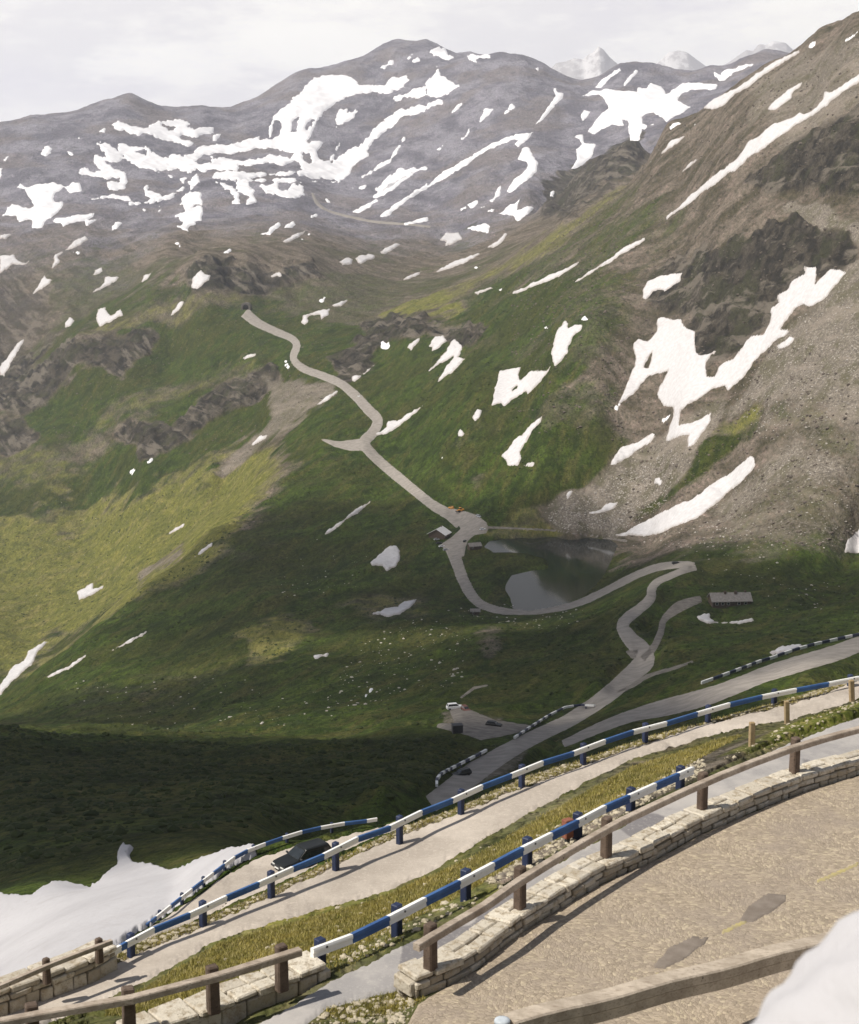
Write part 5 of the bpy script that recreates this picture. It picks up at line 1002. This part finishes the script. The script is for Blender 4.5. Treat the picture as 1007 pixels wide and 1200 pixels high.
# ------------------------------------------------------------------ pale mound at the bottom right corner (right in front of the eye)
cm = at_d(1140, 1350, 5.0); bm = bmesh.new(); bmesh.ops.create_icosphere(bm, subdivisions=5, radius=.79)
for v in bm.verts:
    q = v.co.normalized(); a = .035 * math.sin(5 * q.x + 3 * q.z) + .02 * math.sin(11 * q.y + 7 * q.x) + .012 * math.sin(23 * q.z + 17 * q.x + 9 * q.y); v.co = v.co * (1 + a)
for f in bm.faces: f.smooth = True
me = bpy.data.meshes.new("snow_mound"); bm.to_mesh(me); me.materials.append(M_SNOWN); o = link("snow_mound", me, label="blurred pale whitish mound in the bottom right corner", category="mound"); o.location = cm

# ------------------------------------------------------------------ loose stones and grass
def pick(poly, n, dmin, dmax, vis=True, free=True):
    p = pts(poly) if isinstance(poly, str) else poly; ii = box_idx(p, GU, GV, 1); u, v = GU[ii], GV[ii]
    ok = (sdist(p, u, v) > 0) & (R2[ii] > dmin) & (R2[ii] < dmax)
    if vis: ok &= VIS[ii]
    if free: ok &= ~TAKEN[ii]
    j, i = ii[0][ok], ii[1][ok]
    if len(j) == 0: print("NOPICK"); return np.zeros((0, 3))
    # weight by ground area so the scatter is even in the world
    wgt = R2[j, i] * np.gradient(rs)[j]; k = rng.choice(len(j), n, p=wgt / wgt.sum()); j, i = j[k], i[k]
    a = azs[i] + rng.uniform(-.5, .5, n) * np.gradient(azs)[i]; d = rs[j] + rng.uniform(-.5, .5, n) * np.gradient(rs)[j]
    return np.stack([d * np.sin(a), d * np.cos(a), bil(a, np.clip(d, rs[0], rs[-2]))], 1)
_b = bmesh.new(); bmesh.ops.create_icosphere(_b, subdivisions=1, radius=1); ICO = np.array([v.co[:] for v in _b.verts]); ICOF = np.array([[v.index for v in f.verts] for f in _b.faces]); _b.free()
def stones(name, spots, smin, smax, mat, **props):
    Vv, Ff = [], []
    for sp_ in spots:
        s = smin * (smax / smin) ** (rng.random() ** 1.8); a = rng.uniform(0, 6.28); sc = np.array([rng.uniform(.7, 1.4), rng.uniform(.7, 1.3), rng.uniform(.45, .8)]) * s
        v = ICO * rng.uniform(.75, 1.2, (len(ICO), 1)) * sc; c_, s2 = math.cos(a), math.sin(a); v = np.stack([v[:, 0] * c_ - v[:, 1] * s2, v[:, 0] * s2 + v[:, 1] * c_, v[:, 2]], 1) + sp_ + [0, 0, s * .12]
        Ff.append(ICOF + len(Vv) * len(ICO)); Vv.append(v)
    return link(name, new_mesh(name, np.concatenate(Vv), np.concatenate(Ff), [mat], False), **props)
sp1 = [pick("640,605 690,580 730,555 800,520 780,590 740,620 660,622", 1500, 900, 1400), pick("740,640 800,610 900,540 1000,480 1007,640 900,645", 420, 700, 1300), pick("850,470 900,400 1000,320 1007,480 900,520", 800, 700, 1400),
       pick("420,760 470,720 560,740 540,800 430,830 370,830", 200, 500, 900), pick("60,800 200,790 380,800 400,850 150,860", 90, 400, 900), pick("330,650 430,650 430,690 330,700", 40, 900, 1300), pick("40,560 200,600 150,680 40,700", 120, 1200, 2200), pick("560,640 700,725 640,740 520,720", 70, 600, 900), pick("750,560 990,690 960,720 820,700", 90, 600, 1100)]
stones("loose_boulders", np.concatenate(sp1), .2, .8, M_ROCK, kind='stuff')
sp2 = [pick(between(ROAD2_FAR, RAILB_FOOT), 5200, 24, 75, False), pick("560,1030 620,985 700,945 760,918 820,888 830,900 800,920 700,972 640,1008 590,1043", 2000, 24, 60, False), pick("840,890 930,846 1007,820 1007,845 950,868 880,892", 220, 24, 70, False), pick("380,1120 480,1075 560,1045 560,1062 480,1098 400,1140", 700, 24, 60, False), pick("380,1175 480,1165 490,1200 330,1200", 350, 22, 40, False), pick("100,1190 300,1090 500,1020 640,950 600,1000 300,1140", 160, 24, 50, False)]
stones("rubble_stones", np.concatenate(sp2), .015, .10, M_LIME, kind='stuff')
sh = [pick("0,830 170,690 380,530 560,600 520,650 560,720 640,740 740,740 700,800 500,850 230,870", 5200, 420, 1500), pick("560,330 700,300 720,420 640,560 560,580 470,500 520,400", 3200, 1000, 2200), pick("620,740 760,690 1007,660 1007,740 800,800 700,830", 1500, 350, 1000), pick("0,850 300,875 520,860 560,900 400,960 150,980 0,1040", 2600, 180, 460), pick("0,560 200,560 300,520 250,600 100,740 0,800", 1500, 1100, 2200)]
stones("dwarf_shrubs", np.concatenate(sh), .25, 1.2, M_SHRUB, kind='stuff')
bo = [pick("600,330 760,170 900,80 1007,40 1007,300 900,400 760,420 680,520 600,500", 4200, 900, 2300), pick("700,420 900,400 1007,420 1007,640 740,640", 1500, 700, 1400), pick("200,320 330,320 420,480 260,540 60,520 60,400", 1500, 1700, 2700)]
stones("brown_boulders", np.concatenate(bo), .3, 1.5, M_BOULD, kind='stuff')
def blades(name, spots, hmin, hmax, mat, per=5):
    n = len(spots); k = per; base = np.repeat(spots, k, 0) + np.concatenate([rng.normal(0, .045, (n * k, 2)), np.zeros((n * k, 1))], 1); N_ = len(base)
    a = rng.uniform(0, 6.28, N_); h = rng.uniform(hmin, hmax, N_); w_ = rng.uniform(.006, .016, N_); le = rng.uniform(.2, .9, (N_,)) * h; b = rng.uniform(0, 6.28, N_)
    dx = np.stack([np.cos(a) * w_, np.sin(a) * w_, np.zeros(N_)], 1); tip = base + np.stack([np.cos(b) * le, np.sin(b) * le, h], 1)
    base = base - [0, 0, .02]
    return link(name, new_mesh(name, np.stack([base - dx, base + dx, tip], 1).reshape(-1, 3), np.arange(N_ * 3).reshape(-1, 3), [mat], False), kind='stuff')
BANK = "120,1190 260,1105 440,1055 560,1003 640,955 740,900 840,868 870,862 800,900 700,960 620,1003 550,1045 470,1085 384,1130 345,1130 250,1165 150,1190"
blades("bank_grass", np.concatenate([pick(BANK, 42000, 24, 60, False), pick(between(ROAD2_FAR, RAILB_FOOT), 9000, 24, 75, False), pick("375,1180 395,1165 480,1158 500,1172 470,1185 400,1200", 900, 22, 40, False), pick("300,1090 384,1145 480,1100 470,1080", 3000, 24, 60, False)]), .03, .09, M_BLADE)
blades("straw_grass", np.concatenate([pick(BANK, 16000, 24, 60, False), pick(between(ROAD2_FAR, RAILB_FOOT), 4500, 24, 75, False)]), .04, .11, M_BLADE2, 4)

# ------------------------------------------------------------------ pale far peaks beyond the range
def far_peak(name, sil, d, seed):
    p = pts(sil); q = [at_d(u, v, d) for u, v in p]; xs = np.array([a.x for a in q]); zs = np.array([a.z for a in q]); n1, n2 = 90, 50
    X = np.linspace(xs[0], xs[-1], n1); top = np.interp(X, xs, zs); Y = np.linspace(-900, 900, n2); XX, YY = np.meshgrid(X, Y); TT = np.broadcast_to(top, XX.shape)
    ZZ = -350 + (TT + 350) * np.clip(1 - np.abs(YY) / 900, 0, 1) ** .9 + fbm(XX, YY, 300, 4, seed, True) * 45 * np.clip(np.abs(YY) / 300, .12, 1)
    co = np.stack([XX.ravel(), YY.ravel() + d, ZZ.ravel()], 1); j, i = np.meshgrid(np.arange(n2 - 1), np.arange(n1 - 1), indexing='ij'); b = (j * n1 + i).ravel()
    link(name, new_mesh(name, co, np.stack([b, b + 1, b + n1 + 1, b + n1], 1), [M_FARPK]), kind='structure')
n = N("far_peak_rock"); c = n.mix(n.ramp(n.noise(.006, 6, .7), .5, .58), (.40, .39, .40), (.62, .61, .62)); M_FARPK = n.done(c, 1)
far_peak("distant_hill", "600,112 632,96 645,78 652,70 664,68 673,64 684,66 690,60 697,56 702,49 708,53 716,62 728,72 745,92 770,112", 9600, 5)
far_peak("distant_hill", "730,115 765,80 776,66 786,56 798,53 808,55 820,64 830,71 842,80 850,73 862,66 874,57 882,52 890,54 898,44 905,46 915,40 930,42 950,60 990,110", 10200, 8)
# ------------------------------------------------------------------ light and sky
SUN_AZ, SUN_EL = R(-112), R(53)                    # azimuth from +Y towards +X
L = Vector((math.sin(SUN_AZ) * math.cos(SUN_EL), math.cos(SUN_AZ) * math.cos(SUN_EL), math.sin(SUN_EL)))
sd_ = bpy.data.lights.new("sun", 'SUN'); sd_.energy = 5.0; sd_.angle = R(.6); sd_.color = (1, .94, .835)
so = bpy.data.objects.new("sun", sd_); C.objects.link(so); so.rotation_euler = (-L).to_track_quat('-Z', 'Y').to_euler()
w = bpy.data.worlds.new("World"); scene.world = w; w.use_nodes = True; t = w.node_tree; t.nodes.clear()
def wn(typ, **kw):
    o = t.nodes.new(typ)
    for k, v in kw.items(): setattr(o, k, v)
    return o
sky = wn('ShaderNodeTexSky', sky_type='NISHITA'); sky.sun_disc = False; sky.sun_elevation = SUN_EL; sky.sun_rotation = SUN_AZ; sky.altitude = 2400
tc = wn('ShaderNodeTexCoord'); sepx = wn('ShaderNodeSeparateXYZ'); t.links.new(tc.outputs['Generated'], sepx.inputs[0])
mp = wn('ShaderNodeMapping'); mp.inputs['Scale'].default_value = (1, 1, 3.2); t.links.new(tc.outputs['Generated'], mp.inputs[0])
def wnoise(sc, det, rough=.6):
    q = wn('ShaderNodeTexNoise'); t.links.new(mp.outputs[0], q.inputs['Vector']); q.inputs['Scale'].default_value = sc; q.inputs['Detail'].default_value = det; q.inputs['Roughness'].default_value = rough; return q.outputs['Fac']
def wramp(x, a, b, lo, hi):
    q = wn('ShaderNodeMapRange', interpolation_type='SMOOTHSTEP'); t.links.new(x, q.inputs[0])
    for i, v in enumerate((a, b, lo, hi)): q.inputs[i + 1].default_value = v
    return q.outputs[0]
def wmix(f, a, b):
    q = wn('ShaderNodeMix', data_type='RGBA')
    for s, v in ((q.inputs[0], f), (q.inputs[6], a), (q.inputs[7], b)):
        if hasattr(v, 'is_linked'): t.links.new(v, s)
        else: s.default_value = v
    return q.outputs[2]
SKS = .11
cl = wmix(wramp(wnoise(7, 8, .62), .40, .60, 0, 1), (8.3, 8.05, 8.05, 1), (10.4, 10.15, 9.5, 1)); cl = wmix(wramp(wnoise(3.3, 6), .48, .62, 0, .75), cl, (7.6, 7.35, 7.75, 1)); cl = wmix(wramp(wnoise(12, 6), .55, .68, 0, .6), cl, (10.8, 10.5, 9.8, 1))
hi = wmix(wramp(wnoise(2.4, 6), .40, .62, 0, 1), (1.4, 1.55, 1.75, 1), (3.0, 3.0, 2.95, 1)); cl = wmix(wramp(sepx.outputs[2], 0.10, .20, 0, 1), cl, hi)
cover = wn('ShaderNodeMath', operation='ADD'); t.links.new(wramp(sepx.outputs[2], .25, .6, 1, .35), cover.inputs[0]); t.links.new(wramp(wnoise(2.6, 6), .45, .6, 0, .5), cover.inputs[1]); cover.use_clamp = True
bg = wn('ShaderNodeBackground'); t.links.new(wmix(cover.outputs[0], sky.outputs[0], cl), bg.inputs[0]); bg.inputs[1].default_value = SKS
ow = wn('ShaderNodeOutputWorld'); t.links.new(bg.outputs[0], ow.inputs[0])
vs_ = scene.view_settings; vs_.view_transform = 'Standard'; vs_.look = 'None'; vs_.gamma = 1; vs_.use_curve_mapping = False; vs_.exposure = .13
# ------------------------------------------------------------------ the air
bm = bmesh.new(); bmesh.ops.create_cube(bm, size=1)
HT = 960; zb = float(GZ.min()) - 1
for v in bm.verts: v.co = Vector((v.co.x * 15000, 6900 + v.co.y * 14400, zb + (v.co.z + .5) * (HT - zb)))
me = bpy.data.meshes.new("haze"); bm.to_mesh(me)
hm = bpy.data.materials.new("haze_air"); hm.use_nodes = True; hm.node_tree.nodes.clear()
pv = hm.node_tree.nodes.new('ShaderNodeVolumePrincipled'); ho = hm.node_tree.nodes.new('ShaderNodeOutputMaterial'); hm.node_tree.links.new(pv.outputs[0], ho.inputs['Volume'])
pv.inputs['Color'].default_value = (.88, .90, 1, 1); pv.inputs['Density'].default_value = 6.2e-5; pv.inputs['Anisotropy'].default_value = .3
me.materials.append(hm); link("haze", me, kind='stuff')
scene.cycles.volume_bounces = 1; scene.cycles.max_bounces = 6; scene.cycles.transparent_max_bounces = 12
# ------------------------------------------------------------------ unseen clouds, added above the view to shade chosen ground
def cloud_air(name, dens):
    m = bpy.data.materials.new(name); m.use_nodes = True; t = m.node_tree; t.nodes.clear()
    p = t.nodes.new('ShaderNodeVolumePrincipled'); o = t.nodes.new('ShaderNodeOutputMaterial'); t.links.new(p.outputs[0], o.inputs['Volume']); p.inputs['Color'].default_value = (1, 1, 1, 1); p.inputs['Density'].default_value = dens; return m
M_CLOUD1 = cloud_air("dense_cloud", .04); M_CLOUD2 = cloud_air("thin_cloud", .0115)
def shade_cloud(blobs, alt, mat):
    """blobs: ground spots (x, y, z, rx, ry) the cloud stands between them and the sun."""
    bm = bmesh.new()
    for (x, y, z, rx, ry) in blobs:
        c = Vector((x, y, z)) + L * ((alt - z) / L.z)
        r = bmesh.ops.create_icosphere(bm, subdivisions=4, radius=1)
        for v in r['verts']:
            q = v.co.copy(); k = 1 + .13 * math.sin(5 * q.x + x * .05) * math.cos(4 * q.y + y * .03) + .08 * math.sin(11 * q.y + 7 * q.x + x)
            v.co = c + Vector((q.x * rx * k, q.y * ry * k, q.z * 55 * k))
    for f in bm.faces: f.smooth = True
    me = bpy.data.meshes.new("shade_cloud"); bm.to_mesh(me); me.materials.append(mat); link("shade_cloud", me, kind='structure')
def gp(u, v, dmin=60): p = hit(u, v, dmin); return (p.x, p.y, p.z)

shade_cloud([(-48, 300, -125, 95, 120), (-115, 330, -130, 75, 110), (15, 330, -120, 60, 90), (-75, 215, -105, 55, 60), (-42, 205, -88, 62, 40)], 1500, M_CLOUD1)
shade_cloud([gp(450, 680) + (190, 190), gp(330, 640) + (120, 160), gp(560, 770) + (100, 90), gp(260, 812) + (130, 75), gp(60, 838) + (110, 60)], 1450, M_CLOUD2)
shade_cloud([gp(650, 712) + (120, 90), gp(850, 720) + (130, 130), gp(980, 700) + (90, 110), gp(760, 790) + (90, 110)], 1600, M_CLOUD2)
